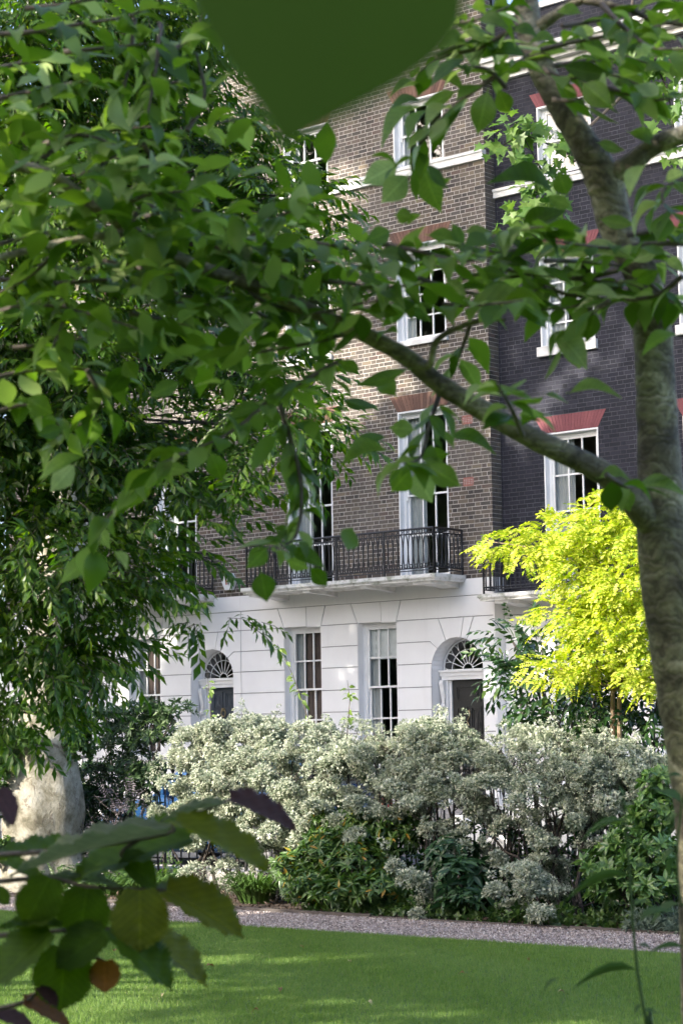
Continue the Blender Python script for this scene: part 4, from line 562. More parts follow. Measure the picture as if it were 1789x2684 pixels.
def door_set(par, cx, zs, r, Yf, mat, zfloor, knocker):
    yd = Yf+.36
    e = MB(); e.box(cx-r+.02, cx+r-.02, Yf+.20, yd, zs-.10, zs-.03); e.box(cx-r+.01, cx+r-.01, Yf+.17, yd, zs-.03, zs+.005); e.box(cx-r+.04, cx+r-.04, Yf+.22, yd, zs-.17, zs-.10)
    for sx in (-1, 1): # architrave
        a, b = sorted((cx+sx*(r-.16), cx+sx*(r-.02))); e.box(a, b, Yf+.25, yd, zfloor, zs-.171)
        a, b = sorted((cx+sx*(r-.21), cx+sx*(r-.16))); e.box(a, b, Yf+.30, yd, zfloor, zs-.171)
    dc = e.obj("doorcase", M("white_paint"), par)
    for sx in (-1, 1):  # consoles
        xa = cx+sx*(r-.09); prof = [(0, 0), (.10, 0), (.115, -.06), (.09, -.16), (.055, -.30), (.05, -.40), (.075, -.46), (.05, -.52), (0, -.52)]
        m = MB(); V = [(xa+s*.045, Yf+.25-p, zs-.175+q) for s in (-1, 1) for p, q in prof]; n = len(prof)
        m.add(V, [(i, (i+1) % n, n+(i+1) % n, n+i) for i in range(n)])
        for s in (0, n):
            cvt = np.vstack([np.array(V[s:s+n]), np.mean(V[s:s+n], 0)]); m.add(cvt, [(i, (i+1) % n, n) for i in range(n)])
        m.obj("console", M("white_paint"), dc)
    # leaf
    w = r-.21; m = MB(); y = yd-.03; z1 = zs-.175
    m.box(cx-w, cx+w, y, y+.05, zfloor, z1); D_ = m.obj("door", M(mat), par)
    rows = [(z1-.38, z1-.10, 1), (z1-.98, z1-.48, 2), (zfloor+.15, z1-1.08, 2)] if mat == "door_charcoal" else [(z1-.42, z1-.08, 2), (z1-1.0, z1-.52, 2), (zfloor+.15, z1-1.1, 2)]
    for a, b, k in rows:
        for i in range(k):
            xa = cx-w+.09+(2*w-.18+.07)/k*i; xb = xa+(2*w-.18+.07)/k-.07; p = MB()
            for o_, th, pr in ((0, .03, .022), (.045, .02, .014)):
                p.box(xa+o_, xb-o_, y-pr, y, a+o_, a+o_+th); p.box(xa+o_, xb-o_, y-pr, y, b-o_-th, b-o_); p.box(xa+o_, xa+o_+th, y-pr, y, a+o_+th, b-o_-th); p.box(xb-o_-th, xb-o_, y-pr, y, a+o_+th, b-o_-th)
            p.box(xa+.09, xb-.09, y-.012, y, a+.09, b-.09); p.obj("panel", M(mat), D_)
    kn = MB()
    if knocker: # scroll knocker
        t = np.linspace(0, 1, 18); kn.tube(np.stack([cx+.03*np.sin(t*6.5), np.full(18, y-.03), z1-.56-.26*t], 1), .011, 6)
        kn.tube([(cx, y, z1-.56), (cx, y-.03, z1-.56)], .02, 8)
    else:
        t = np.linspace(0, 2*np.pi, 20); kn.tube(np.stack([cx+.06*np.sin(t), np.full(20, y-.03), z1-.50+.07*np.cos(t)], 1), .012, 6); kn.tube([(cx, y, z1-.43), (cx, y-.05, z1-.43)], .035, 8)
    kn.obj("knocker", M("brass"), D_)
    MB().tube([(cx, y, z1-.95), (cx, y-.05, z1-.95), (cx, y-.07, z1-.95)], [.012, .02, .03], 8).obj("knob", M("brass"), D_)
    # fanlight
    fy = yd-.04; rr = r-.03; m = MB(); b = .011
    m.tube([(cx+x, fy, z) for x, z in arc(0, zs+.005, rr, 0, math.pi, 28)], .018, 6)
    hub, ring = rr*.20, rr*.66
    m.tube([(cx+x, fy, z) for x, z in arc(0, zs+.01, hub, 0, math.pi, 12)], b, 6)
    m.tube([(cx-rr, fy, zs+.012), (cx+rr, fy, zs+.012)], .014, 6)
    nr = 9
    for i in range(1, nr):
        a = math.pi*i/nr; m.tube([(cx+hub*math.cos(a), fy, zs+.01+hub*math.sin(a)), (cx+ring*math.cos(a), fy, zs+.01+ring*math.sin(a))], b*.8, 5)
    for i in range(nr): # round-headed cells between the spokes
        a0, a1 = math.pi*i/nr, math.pi*(i+1)/nr; am = (a0+a1)/2
        for s in (a0, a1):
            pts = []
            for t in np.linspace(0, 1, 7):
                rad = ring+(rr-ring)*math.sin(t*math.pi/2); an = s+(am-s)*(1-math.cos(t*math.pi/2))
                pts.append((cx+rad*math.cos(an), fy, zs+.01+rad*math.sin(an)))
            m.tube(pts, b*.7, 5)
    m.tube([(cx+x, fy, z) for x, z in arc(0, zs+.01, ring, 0, math.pi, 24)], b*.8, 5)
    Fl = m.obj("fanlight", M("white_paint"), par)
    pts = arc(cx, zs+.005, rr, 0, math.pi, 24); link("pane", prism(pts, fy+.012, fy+.016), M("window_glass"), Fl)
def oval_mesh(w, h, r, n=22):
    t = np.linspace(0, 2*np.pi, n+1); m = MB(); P = np.stack([w/2*np.sin(t), 0*t, h/2*np.cos(t)], 1); m.tube(P, r, 5, False); return m
def balcony(par, x0, x1, zs, Yw, pr, style, hr=.80, brackets=()):
    m = MB(); y0 = Yw-pr
    m.box(x0-.03, x1+.03, y0-.04, Yw-.03, zs-.065, zs); m.box(x0, x1, y0, Yw-.03, zs-.12, zs-.065); m.box(x0-.015, x1+.015, y0-.02, Yw-.03, zs-.085, zs-.0651)
    Bc = m.obj("balcony", M("ledge_stained"), par)
    for bx, w in brackets:
        prof = [(Yw-.03, zs-.12), (Yw-.03, zs-.22), (Yw-.12, zs-.20), (Yw-.30, zs-.18), (y0+.06, zs-.17), (y0+.04, zs-.12)]
        n = len(prof); V = [(bx+s*w/2, p, q) for s in (-1, 1) for p, q in prof]; b = MB(); b.add(V, [(i, (i+1) % n, n+(i+1) % n, n+i) for i in range(n)])
        for s in (0, n): b.add(np.vstack([np.array(V[s:s+n]), np.mean(V[s:s+n], 0)]), [(i, (i+1) % n, n) for i in range(n)])
        b.obj("bracket", M("stone_white"), Bc)
    yr = y0+.05; xa, xb = x0+.05, x1-.05; lines = [((xa, yr), (xb, yr)), ((xb, yr), (xb, Yw-.03)), ((xa, yr), (xa, Yw-.03))]
    rails = MB()
    for (ax, ay), (bx, by) in lines:
        for z, r in ((zs+hr, .02), (zs+hr-.085, .012), (zs+.12, .012), (zs+.075, .010)): rails.tube([(ax, ay, zs*0+z), (bx, by, z)], r, 5)
    rails.obj("rail", M("iron_black"), Bc)
    ph = hr-.085-.12; zc = zs+.12+ph/2
    if style == 'oval':
        om = oval_mesh(.112, ph, .0105).mesh("baluster", True); rm = oval_mesh(.08, .075, .009, 12).mesh("scroll", True); sp = .0575*2
        for m_ in (om, rm): m_.materials.append(M("iron_black"))
    else:
        mm = MB().tube([(0, 0, -ph/2-.05), (0, 0, ph/2+.08)], .012, 5); om = mm.mesh("baluster", True); rm = oval_mesh(.06, .075, .006, 10).mesh("scroll", True); sp = .105
        for m_ in (om, rm): m_.materials.append(M("iron_black"))
    for li, ((ax, ay), (bx, by)) in enumerate(lines):
        ln = math.hypot(bx-ax, by-ay); k = max(1, int(ln/sp)); rz = 0 if li == 0 else math.pi/2
        for i in range(k):
            t = (i+.5)/k; p = (ax+(bx-ax)*t, ay+(by-ay)*t)
            o = put("baluster", om, None, Bc, (p[0], p[1], zc)); o.rotation_euler.z = rz
            o = put("scroll", rm, None, Bc, (p[0], p[1], zs+hr-.045)); o.rotation_euler.z = rz
            if style == 'oval':
                o = put("scroll", rm, None, Bc, (p[0], p[1], zs+.155)); o.rotation_euler.z = rz
        npost = max(1, round(ln/1.1)) if li == 0 else 1
        for i in range(npost+1):
            t = i/npost; MB().tube([(ax+(bx-ax)*t, ay+(by-ay)*t, zs), (ax+(bx-ax)*t, ay+(by-ay)*t, zs+hr+.01)], .019, 6).obj("post", M("iron_black"), Bc)
    return Bc
def chimney(par, x, y, z):
    m = MB().box(x-.9, x+.9, y-.35, y+.35, z, z+1.6).box(x-.96, x+.96, y-.41, y+.41, z+1.6, z+1.72); o = m.obj("chimney", M("brick_brown"), par)
    for i in range(5): MB().tube([(x-.7+.35*i, y, z+1.72), (x-.7+.35*i, y, z+2.2)], [.12, .10], 10).obj("chimney_pot", M("terracotta"), o)
def inside(par, x0, x1, Yf, zt, floors):
    m = MB(); m.box(x0+.02, x1-.02, Yf+5.0, Yf+5.2, 0, zt-.3); m.obj("back_wall", M("room_wall"), par)
    MB().box(x0, x0+.02, Yf+.36, Yf+5.2, 0, zt-.3).box(x1-.02, x1, Yf+.36, Yf+5.2, 0, zt-.3).obj("party_wall", M("room_wall"), par)
    for z in floors: MB().box(x0+.03, x1-.03, Yf+.38, Yf+4.98, z-.25, z).obj("floor", M("room_floor"), par)
    ro = MB(); ro.box(x0, x1, Yf+.3, Yf+5.3, zt-.3, zt-.1); ro.obj("roof", M("slate_roof"), par)
# --- brown brick house
hb = empty("brick_house", (-25, FB+2, 0), "brown brick terraced house with white stucco ground floor and dark charcoal door", "house", "terraced houses along the square")
bx0, bx1 = -28.15, -22.0
up1 = [(-24.12, -22.97, 4.50, 7.63), (-26.88, -25.74, 4.50, 7.63)]
up2 = [(-24.10, -22.94, 8.93, 10.75), (-26.88, -25.73, 8.93, 10.75)]
up3 = [(-24.10, -22.92, 12.23, 13.52), (-26.88, -25.74, 12.23, 13.52)]
gw = [(-25.16, -24.23, 1.32, 3.77), (-27.01, -26.07, 1.32, 3.77)]
stucco_front(hb, bx0, bx1, FB, gw, (-22.85, 2.82, .58), 4.44, 4.44)
hol = up1+up2+up3; vent = [(-22.62, -22.40, 6.11, 6.27), (-22.62, -22.40, 7.24, 7.40)]
cells(bx0, bx1, 4.44, 15.3, hol, FB+.0028, FB+.36).obj("wall", M("mortar_light"), hb)
brick_front(hb, bx0, bx1, FB, 4.445, 15.28, [(a, b, c, d+(.30 if c < 12 else .26)) for a, b, c, d in hol]+vent+[(bx0, bx1, 12.05, 12.23)], 4, "brick_brown", "brick_brown_single", (-22.97, -22, 4.4, 8.3))
# brick return at the corner
rg = np.random.default_rng(8); rb = []; z = 4.445; row = 0
while z < 15.2:
    cut = (0, .215, .29) if row % 2 else (0, .1025, .17, .29)
    for a, b in zip(cut, cut[1:]): rb.append((a, b-.010 if b < .29 else b, z, z+H0-JT))
    z += H0; row += 1
rb = np.array(rb); V = np.zeros((len(rb), 8, 3))
for i in range(8):
    V[:, i, 1] = FB+.001+(rb[:, 1] if i & 1 else rb[:, 0]); V[:, i, 2] = rb[:, 3] if i & 4 else rb[:, 2]; V[:, i, 0] = bx1 + (.0 if i & 2 else .008)
me = np_mesh("brick_return", V.reshape(-1, 3), (BOXF[None]+(np.arange(len(rb))*8)[:, None, None]).reshape(-1, 4)); o = link("brick_return", me, M("brick_brown"), hb); o["kind"] = "stuff"
MB().box(bx1-.02, bx1+.012, FB-.012, FD, 0, 4.44).obj("corner_pier", M("stucco"), hb)
for a, b, c, d in vent:
    v = MB().box(a, b, FB-.003, FB+.02, c, c+.02).box(a, b, FB-.003, FB+.02, d-.02, d)
    for i in range(7): x = a+(b-a)*i/6; v.box(x-.008, x+.008, FB-.002, FB+.02, c+.02, d-.02)
    for i in range(1, 5): z = c+(d-c)*i/5; v.box(a, b, FB+.002, FB+.02, z-.006, z+.006)
    v.obj("air_brick", M("terracotta"), hb)
for i, (a, b, c, d) in enumerate(up1): window(hb, a, b, c, d, FB, 2, 2, meet=6.07, curtain=[(.06, .40)]); flat_arch(hb, a, b, d+.002, .30, .18, FB, "brick_red", 17)
for a, b, c, d in up2: window(hb, a, b, c, d, FB, 2, 2, curtain=[(.05, .25)]); flat_arch(hb, a, b, d+.002, .29, .17, FB, "brick_red", 17); sill(hb, a, b, c, FB, .09, .06, .05)
for a, b, c, d in up3: window(hb, a, b, c, d, FB, 1, 1, meet=12.88, curtain=[(.05, .18)]); flat_arch(hb, a, b, d+.002, .26, .15, FB, "brick_red", 17)
for i, (a, b, c, d) in enumerate(gw): window(hb, a, b, c, d, FB, 2, 2, dep=.15, meet=2.57, lining=False, curtain=[(.05, .30), (.36, .97)] if i else [(.05, .30)], blind=0 if i else .26); sill(hb, a, b, c, FB, .09, .06, .05)
ledge(hb, bx0, bx1+.012, 12.05, 12.23, FB, .06)
door_set(hb, -22.85, 2.82, .58, FB, "door_charcoal", .42, True)
MB().box(-23.6, -22.1, FB-.45, FB+.2, .10, .28).box(-23.45, -22.25, FB-.15, FB+.36, .28, .42).obj("door_step", M("kerb_stone"), hb)
balcony(hb, -27.25, -22.62, 4.50, FB, .90, 'oval', .82, ((-22.95, .42), (-24.3, .16), (-25.7, .16), (-27.0, .3)))
MB().box(bx0, bx1+.012, FB-.05, FB+.36, 15.28, 15.38).obj("coping", M("stone_white"), hb)
inside(hb, bx0, bx1, FB, 15.3, (.42, 4.45, 8.3, 11.7)); chimney(hb, bx0+1.0, FB+3, 15.2)
# --- house to its left
hl = empty("brick_house", (-31.5, FB+2, 0), "brown brick house with slate blue door, mostly behind the leafy tree", "house", "terraced houses along the square")
lx0, lx1 = -35.2, -28.152
l1 = [(-30.50, -29.36, 4.50, 7.60), (-33.20, -32.06, 4.50, 7.60)]; l2 = [(-30.48, -29.34, 9.05, 10.9), (-33.18, -32.04, 9.05, 10.9)]; l3 = [(-30.48, -29.34, 12.23, 13.52), (-33.18, -32.04, 12.23, 13.52)]
lg = [(-31.33, -30.40, 1.32, 3.72), (-33.35, -32.42, 1.44, 3.72)]
stucco_front(hl, lx0, lx1, FB, lg, (-28.95, 2.84, .58), 4.44, 4.44)
hol = l1+l2+l3
cells(lx0, lx1, 4.44, 15.3, hol, FB+.0028, FB+.36).obj("wall", M("mortar_light"), hl)
brick_front(hl, lx0, lx1, FB, 4.445, 15.28, [(a, b, c, d+.28) for a, b, c, d in hol]+[(lx0, lx1, 12.05, 12.23)], 14, "brick_brown", "brick_brown_single", (-29.3, -28.15, 4.4, 8.3))
for a, b, c, d in l1: window(hl, a, b, c, d, FB, 2, 2, meet=6.05, curtain=[(.06, .35)]); flat_arch(hl, a, b, d+.002, .28, .17, FB, "brick_red", 17)
for a, b, c, d in l2: window(hl, a, b, c, d, FB, 2, 2); flat_arch(hl, a, b, d+.002, .28, .16, FB, "brick_red", 17); sill(hl, a, b, c, FB, .09, .06, .05)
for a, b, c, d in l3: window(hl, a, b, c, d, FB, 1, 1); flat_arch(hl, a, b, d+.002, .26, .15, FB, "brick_red", 17)
for i, (a, b, c, d) in enumerate(lg): window(hl, a, b, c, d, FB, 2, 2, dep=.15, meet=2.57, lining=False, curtain=[(.05, .28), (.34, .97)], panel=i); sill(hl, a, b, c, FB, .09, .06, .05)
ledge(hl, lx0, lx1, 12.05, 12.23, FB, .06)
door_set(hl, -28.95, 2.84, .58, FB, "door_slate", .42, False)
MB().box(-29.7, -28.2, FB-.45, FB+.2, .10, .28).box(-29.55, -28.35, FB-.15, FB+.36, .28, .42).obj("door_step", M("kerb_stone"), hl)
balcony(hl, -33.6, -28.85, 4.50, FB, .90, 'oval', .82, ((-29.2, .3), (-30.9, .16), (-32.4, .16)))
MB().box(lx0, lx1, FB-.05, FB+.36, 15.28, 15.38).obj("coping", M("stone_white"), hl)
inside(hl, lx0, lx1, FB, 15.3, (.42, 4.45, 8.4, 11.7)); chimney(hl, lx0+1.0, FB+3, 15.2)
# --- dark house
hd = empty("brick_house", (-18, FD+2, 0), "blackened brick house with painted red window arches and straight balcony bars", "house", "terraced houses along the square")
dx0, dx1 = -21.986, -13.2
bays = [(-21.05, -19.90), (-18.20, -17.05), (-15.35, -14.2)]
d1 = [(a, b, 4.10, 6.93) for a, b in bays]; d2 = [(a, b, 8.48, 10.12) for a, b in bays]; d3 = [(a+.03, b+.03, 11.56, 12.86) for a, b in bays]
dg = [(-20.9, -19.95, 1.32, 3.40), (-18.9, -17.95, 1.32, 3.40), (-15.3, -14.35, 1.32, 3.40)]
stucco_front(hd, dx0, dx1, FD, dg, None, 4.12, 4.12)
hol = d1+d2+d3
cells(dx0, dx1, 4.10, 14.7, hol, FD+.0035, FD+.36).obj("wall", M("mortar_grey"), hd)
brick_front(hd, dx0, dx1, FD, 4.13, 14.68, [(a, b, c, d+.30) for a, b, c, d in hol]+[(dx0, dx1, 11.36, 11.52), (dx0, dx1, 13.5, 13.95)], 24, "brick_black", "brick_black_single", (-22, -21.06, 7.2, 11.3))
for a, b, c, d in d1: window(hd, a, b, c, d, FD, 2, 2, meet=5.54, curtain=[(.06, .42)]); flat_arch(hd, a, b, d+.002, .30, .18, FD, "brick_painted_red", 21)
for a, b, c, d in d2: window(hd, a, b, c, d, FD, 2, 2, curtain=[(.06, .40)]); flat_arch(hd, a, b, d+.002, .30, .16, FD, "brick_painted_red", 21); sill(hd, a, b, c, FD, .17, .07, .05)
for a, b, c, d in d3: window(hd, a, b, c, d, FD, 1, 1, meet=12.22, curtain=[(.06, .3)]); flat_arch(hd, a, b, d+.002, .26, .15, FD, "brick_painted_red", 21)
for a, b, c, d in dg: window(hd, a, b, c, d, FD, 2, 2, dep=.15, lining=False); sill(hd, a, b, c, FD, .09, .06, .05)
ledge(hd, dx0, dx1, 11.36, 11.52, FD, .06)
m = MB()
for z, p, h in ((13.52, .10, .10), (13.62, .22, .08), (13.70, .34, .10), (13.80, .40, .09)): m.box(dx0, dx1, FD-p, FD+.02, z, z+h-.002)
m.obj("cornice", M("stone_white"), hd)
balcony(hd, -21.93, -14.0, 4.10, FD, .80, 'bar', .80, ((-21.5, .3), (-19.0, .2), (-16.5, .2)))
MB().box(dx0, dx1, FD-.05, FD+.36, 14.68, 14.78).obj("coping", M("stone_white"), hd)
inside(hd, dx0, dx1, FD, 14.7, (.42, 4.05, 7.8, 11.2)); chimney(hd, dx1-1.0, FD+3, 14.6)
# --- alarm box between the houses
ab = empty("alarm_box", (-28.42, FB-.03, 4.74), "white hexagonal alarm box with red and black mark on the brick wall", "alarm box")
hexp = [(-28.42+.17*math.cos(R(60*i)), 4.74+.19*math.sin(R(60*i))) for i in range(6)]
link("case", prism(hexp, FB-.09, FB-.004), M("alarm_white"), ab)
for k, (dx, mt_) in enumerate(((-.035, "mark_red"), (.02, "mark_black"))):
    p = [(-28.42+dx-.02, 4.68), (-28.42+dx+.015, 4.68), (-28.42+dx+.0, 4.82), (-28.42+dx-.035, 4.82)]; link("mark", prism(p, FB-.093, FB-.089), M(mt_), ab)
# ------------------------------------------------------------------ garden railing
YR = 17.3
gr = tag(empty("garden_railing", (-14, YR, 0)), "black iron garden railing with spear tops behind the hedge", "railing")
MB().box(-23, -5, YR-.2, YR+.2, 0, .16).obj("plinth", M("kerb_stone"), gr)
MB().box(-23, -5, YR-.02, YR+.02, 1.16, 1.18).box(-23, -5, YR-.02, YR+.02, .26, .28).obj("rail", M("iron_garden"), gr)
bm_ = MB(); bm_.tube([(0, 0, .16), (0, 0, 1.22)], .011, 6); bm_.tube([(0, 0, 1.20), (0, 0, 1.23), (0, 0, 1.25), (0, 0, 1.28), (0, 0, 1.32), (0, 0, 1.43)], [.012, .024, .014, .03, .024, .002], 7)
barm = bm_.mesh("bar"); barm.materials.append(M("iron_garden"))
pm = MB(); pm.tube([(0, 0, .16), (0, 0, 1.30)], .022, 8); pm.tube([(0, 0, 1.28), (0, 0, 1.33), (0, 0, 1.38), (0, 0, 1.45), (0, 0, 1.50)], [.03, .022, .05, .045, .005], 9); postm = pm.mesh("post"); postm.materials.append(M("iron_garden"))
x = -22.9; i = 0
while x < -5.1:
    put("post" if i % 15 == 7 else "bar", postm if i % 15 == 7 else barm, None, gr, (x, YR, 0)); x += .128; i += 1
# ------------------------------------------------------------------ cars
def car(name, x, y, mat, label, ln=4.1):
    c = tag(empty(name, (x, y, 0)), label, "car", "cars parked along the railing")
    st = [ # t along, z sill, z shoulder, z top, half width low, half width top
        (0, .32, .55, .60, .55, .50), (.03, .22, .62, .70, .74, .66), (.12, .18, .72, .82, .82, .74), (.26, .18, .86, .90, .84, .74), (.30, .18, .88, .94, .84, .72), (.42, .18, .92, 1.38, .84, .60), (.52, .18, .93, 1.46, .84, .60), (.72, .18, .93, 1.46, .84, .60), (.88, .18, .93, 1.30, .84, .62), (.95, .22, .90, 1.02, .82, .68), (.985, .25, .80, .86, .76, .66), (1, .32, .60, .66, .6, .55)]
    V = []; k = 10
    for t, a, s, tp, w, wt in st:
        X = x-ln/2+ln*t
        ring = [(-w*.9, a), (-w, a+.15), (-w, s-.08), (-w*.97, s), (-wt, tp-.03), (0, tp), (wt, tp-.03), (w*.97, s), (w, s-.08), (w, a+.15), (w*.9, a)]
        V += [(X, y+p, q) for p, q in ring]
    n = 11; F = []
    for i in range(len(st)-1):
        for j in range(n): F.append((i*n+j, i*n+(j+1) % n, (i+1)*n+(j+1) % n, (i+1)*n+j))
    m = MB(); m.add(V, F)
    for s in (0, (len(st)-1)*n): m.add(np.vstack([np.array(V[s:s+n]), np.mean(V[s:s+n], 0)]), [(i, (i+1) % n, n) for i in range(n)])
    m.obj("body", M(mat), c, True)
    for sx in (-1, 1):
        for a, b in ((.40, .56), (.575, .74), (.755, .87)):
            q = []
            for t, f in ((a, .08), (b, .08), (b, .90), (a, .90)):
                tt = np.array([s[0] for s in st]); g = lambda kk: np.interp(t, tt, [s[kk] for s in st])
                q.append((x-ln/2+ln*t, y+sx*((g(4)*.97)*(1-f)+g(5)*f+.006), g(2)*(1-f)+(g(3)-.03)*f))
            o = MB().add(q, [(0, 1, 2, 3)]).obj("side_window", M("car_glass"), c)
        for t in (.19, .80):
            X = x-ln/2+ln*t; tp_ = np.linspace(0, 1, 5)
            ty = MB().tube([(X, y+sx*.66, .31), (X, y+sx*.70, .31), (X, y+sx*.84, .31), (X, y+sx*.87, .31)], [.27, .31, .31, .27], 20).obj("wheel", M("rubber"), c)
            MB().tube([(X, y+sx*.868, .31), (X, y+sx*.88, .31)], [.20, .17], 14).obj("rim", M("alloy"), ty)
        X = x-ln/2; MB().box(X+.04, X+.22, y+sx*.60-.12, y+sx*.60+.12, .60, .70).obj("headlight", M("lamp_clear"), c)
        X = x+ln/2; MB().box(X-.14, X+.0, y+sx*.62-.10, y+sx*.62+.10, .66, .84).obj("tail_light", M("lamp_red"), c)
        MB().box(x-ln/2+ln*.37, x-ln/2+ln*.37+.12, *sorted((y+sx*.84, y+sx*.98)), .92, 1.04).obj("mirror", M(mat), c)
    for t0, t1 in ((.305, .415), (.885, .945)):
        q = []
        for t, wf in ((t0, 1), (t1, 1), (t1, -1), (t0, -1)):
            tt = [s[0] for s in st]; q.append((x-ln/2+ln*t, y+wf*(np.interp(t, tt, [s[5] for s in st])*.93), np.interp(t, tt, [s[3] for s in st])+.004))
        MB().add(q, [(0, 1, 2, 3)]).obj("windscreen" if t0 < .5 else "rear_window", M("car_glass"), c)
car("parked_car", -19.2, 20.3, "car_blue", "blue parked car glimpsed behind the railing and dark shrubs")
car("parked_car", -13.0, 20.3, "car_silver", "silver parked car glimpsed through the pale hedge", 4.3)
# ------------------------------------------------------------------ plant materials
leafmat("leaf_cherry", [(0, (.06, .12, .018)), (.3, (.105, .185, .030)), (.6, (.145, .23, .042)), (.85, (.22, .31, .085)), (1, (.36, .43, .19))], .5, .42, 1.8, obj_random=True, veins=9, spec=.35)  # pale end of the ramp stands in for sky sheen on cupped leaves
leafmat("leaf_cherry_far", [(0, (.06, .12, .018)), (.3, (.105, .185, .030)), (.6, (.145, .23, .042)), (.85, (.22, .31, .085)), (1, (.36, .43, .19))], .5, .42, 1.8, spec=.35)  # same leaf tones, highlights again put into the palest ones
leafmat("leaf_left", [(0, (.035, .085, .014)), (.45, (.06, .13, .018)), (.8, (.10, .185, .022)), (1, (.17, .25, .03))], .48, .38, 1.7, spec=.5)
leafmat("leaf_plane", [(0, (.07, .15, .03)), (1, (.15, .24, .05))], .45, .5, 1.5)
leafmat("leaf_shade", [(0, (.03, .075, .015)), (1, (.06, .12, .03))], .25, .6, 1.2)
leafmat("leaf_pale", [(0, (.10, .15, .08)), (.22, (.30, .36, .25)), (.55, (.50, .54, .42)), (1, (.74, .74, .60))], .3, .5, 1.1, spec=.35)
leafmat("leaf_gold", [(0, (.20, .34, .025)), (.25, (.42, .54, .04)), (.6, (.64, .70, .08)), (1, (.80, .80, .20))], .45, .5, 1.15, spec=.3)  # golden tones; sunlit highlights are put into the palest leaf colours
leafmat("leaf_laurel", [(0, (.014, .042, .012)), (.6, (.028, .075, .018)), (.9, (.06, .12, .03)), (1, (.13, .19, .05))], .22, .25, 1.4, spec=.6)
leafmat("leaf_rhodo", [(0, (.05, .12, .025)), (.6, (.10, .20, .045)), (1, (.20, .31, .08))], .28, .32, 1.4)
leafmat("leaf_skimmia", [(0, (.04, .095, .018)), (.55, (.075, .155, .028)), (.93, (.12, .21, .04)), (.96, (.30, .24, .02)), (1, (.34, .20, .02))], .28, .4, 1.4)
leafmat("leaf_lily", [(0, (.05, .11, .02)), (1, (.11, .20, .045))], .3, .45, 1.3)
leafmat("leaf_fatsia", [(0, (.02, .06, .02)), (1, (.04, .10, .03))], .25, .4, 1.3)
leafmat("leaf_box", [(0, (.012, .035, .010)), (1, (.035, .085, .02))], .2, .35, 1.4)
leafmat("leaf_olea", [(0, (.03, .06, .022)), (.7, (.06, .11, .04)), (1, (.11, .18, .05))], .28, .45, 1.4)
leafmat("leaf_elder", [(0, (.10, .085, .10)), (1, (.22, .19, .21))], .25, .5, 1.2)
leafmat("leaf_ivy", [(0, (.03, .075, .018)), (.6, (.07, .14, .03)), (1, (.14, .22, .06))], .3, .4, 1.4)
leafmat("leaf_sage", [(0, (.10, .15, .10)), (1, (.18, .24, .17))], .25, .6, 1.2)
leafmat("leaf_vine", [(0, (.12, .20, .04)), (1, (.26, .36, .09))], .45, .5, 1.5)
for nm, c0, c1 in (("d", (.05, .095, .010), (.075, .13, .014)), ("o", (.11, .135, .012), (.16, .17, .018)), ("g", (.12, .15, .08), (.15, .18, .10)), ("p", (.06, .03, .03), (.09, .045, .05)), ("b", (.16, .07, .025), (.22, .10, .035))):
    leafmat("leaf_hazel_"+nm, [(0, c0), (1, c1)], .38, .5, 1.6, obj_random=True, veins=8, spec=.15)
leafmat("leaf_near", [(0, (.018, .042, .005)), (1, (.018, .042, .005))], .45, .7, 1.5, spec=.1)  # canopy shade put into the base colour, darker than the leaf itself
leafmat("leaf_fallen", [(0, (.22, .12, .05)), (.5, (.36, .26, .08)), (1, (.45, .40, .20))], .25, .7, 1.1, obj_random=True)
def _bark(name, stops, sc, zs, bmp, lent=False):
    def f(nt, p):
        w = wcoord(nt, (1, 1, zs)); n = noise(nt, sc, 6, .65, w, .6); c = ramp(nt, n.outputs[0], stops).outputs[0]
        setc(nt, p, c); p.inputs["Roughness"].default_value = .85
        n2 = noise(nt, sc*3, 6, .7, w, .3); nt.links.new(bump(nt, n2.outputs[0], bmp, .02), p.inputs["Normal"])
    return surf(name, f)
def _cherrybark(nt, p):
    w = wcoord(nt, (1, 1, 1.6)); n = noise(nt, 6, 7, .7, w, .8); c = ramp(nt, n.outputs[0], [(.36, (.050, .040, .028)), (.45, (.13, .11, .075)), (.54, (.22, .20, .125)), (.64, (.48, .42, .31))]).outputs[0]  # palest bark patches are brightened to stand in for sun flecks
    wv = N(nt, "TexWave"); wv.bands_direction = 'Z'; wv.inputs["Scale"].default_value = 9; wv.inputs["Distortion"].default_value = 14; wv.inputs["Detail"].default_value = 4; wv.inputs["Detail Scale"].default_value = 2.2
    nt.links.new(wcoord(nt), wv.inputs["Vector"]); c = mix(nt, ramp(nt, wv.outputs[1], [(.06, (.5,)*3), (.22, (0,)*3)]).outputs[0], c, (.03, .022, .016))
    setc(nt, p, c); p.inputs["Roughness"].default_value = .8; n2 = noise(nt, 45, 5, .7, w); h = mix(nt, .5, wv.outputs[0], n2.outputs[0]); nt.links.new(bump(nt, h, .55, .008), p.inputs["Normal"])
surf("bark_cherry", _cherrybark)
_bark("bark_twig", [(.3, (.05, .038, .03)), (.7, (.16, .13, .11))], 20, 1, .4)
_bark("bark_dark", [(.3, (.022, .018, .015)), (.7, (.075, .06, .05))], 12, .6, .7)
_bark("bark_gold", [(.3, (.13, .085, .05)), (.7, (.30, .22, .14))], 8, .4, .4)
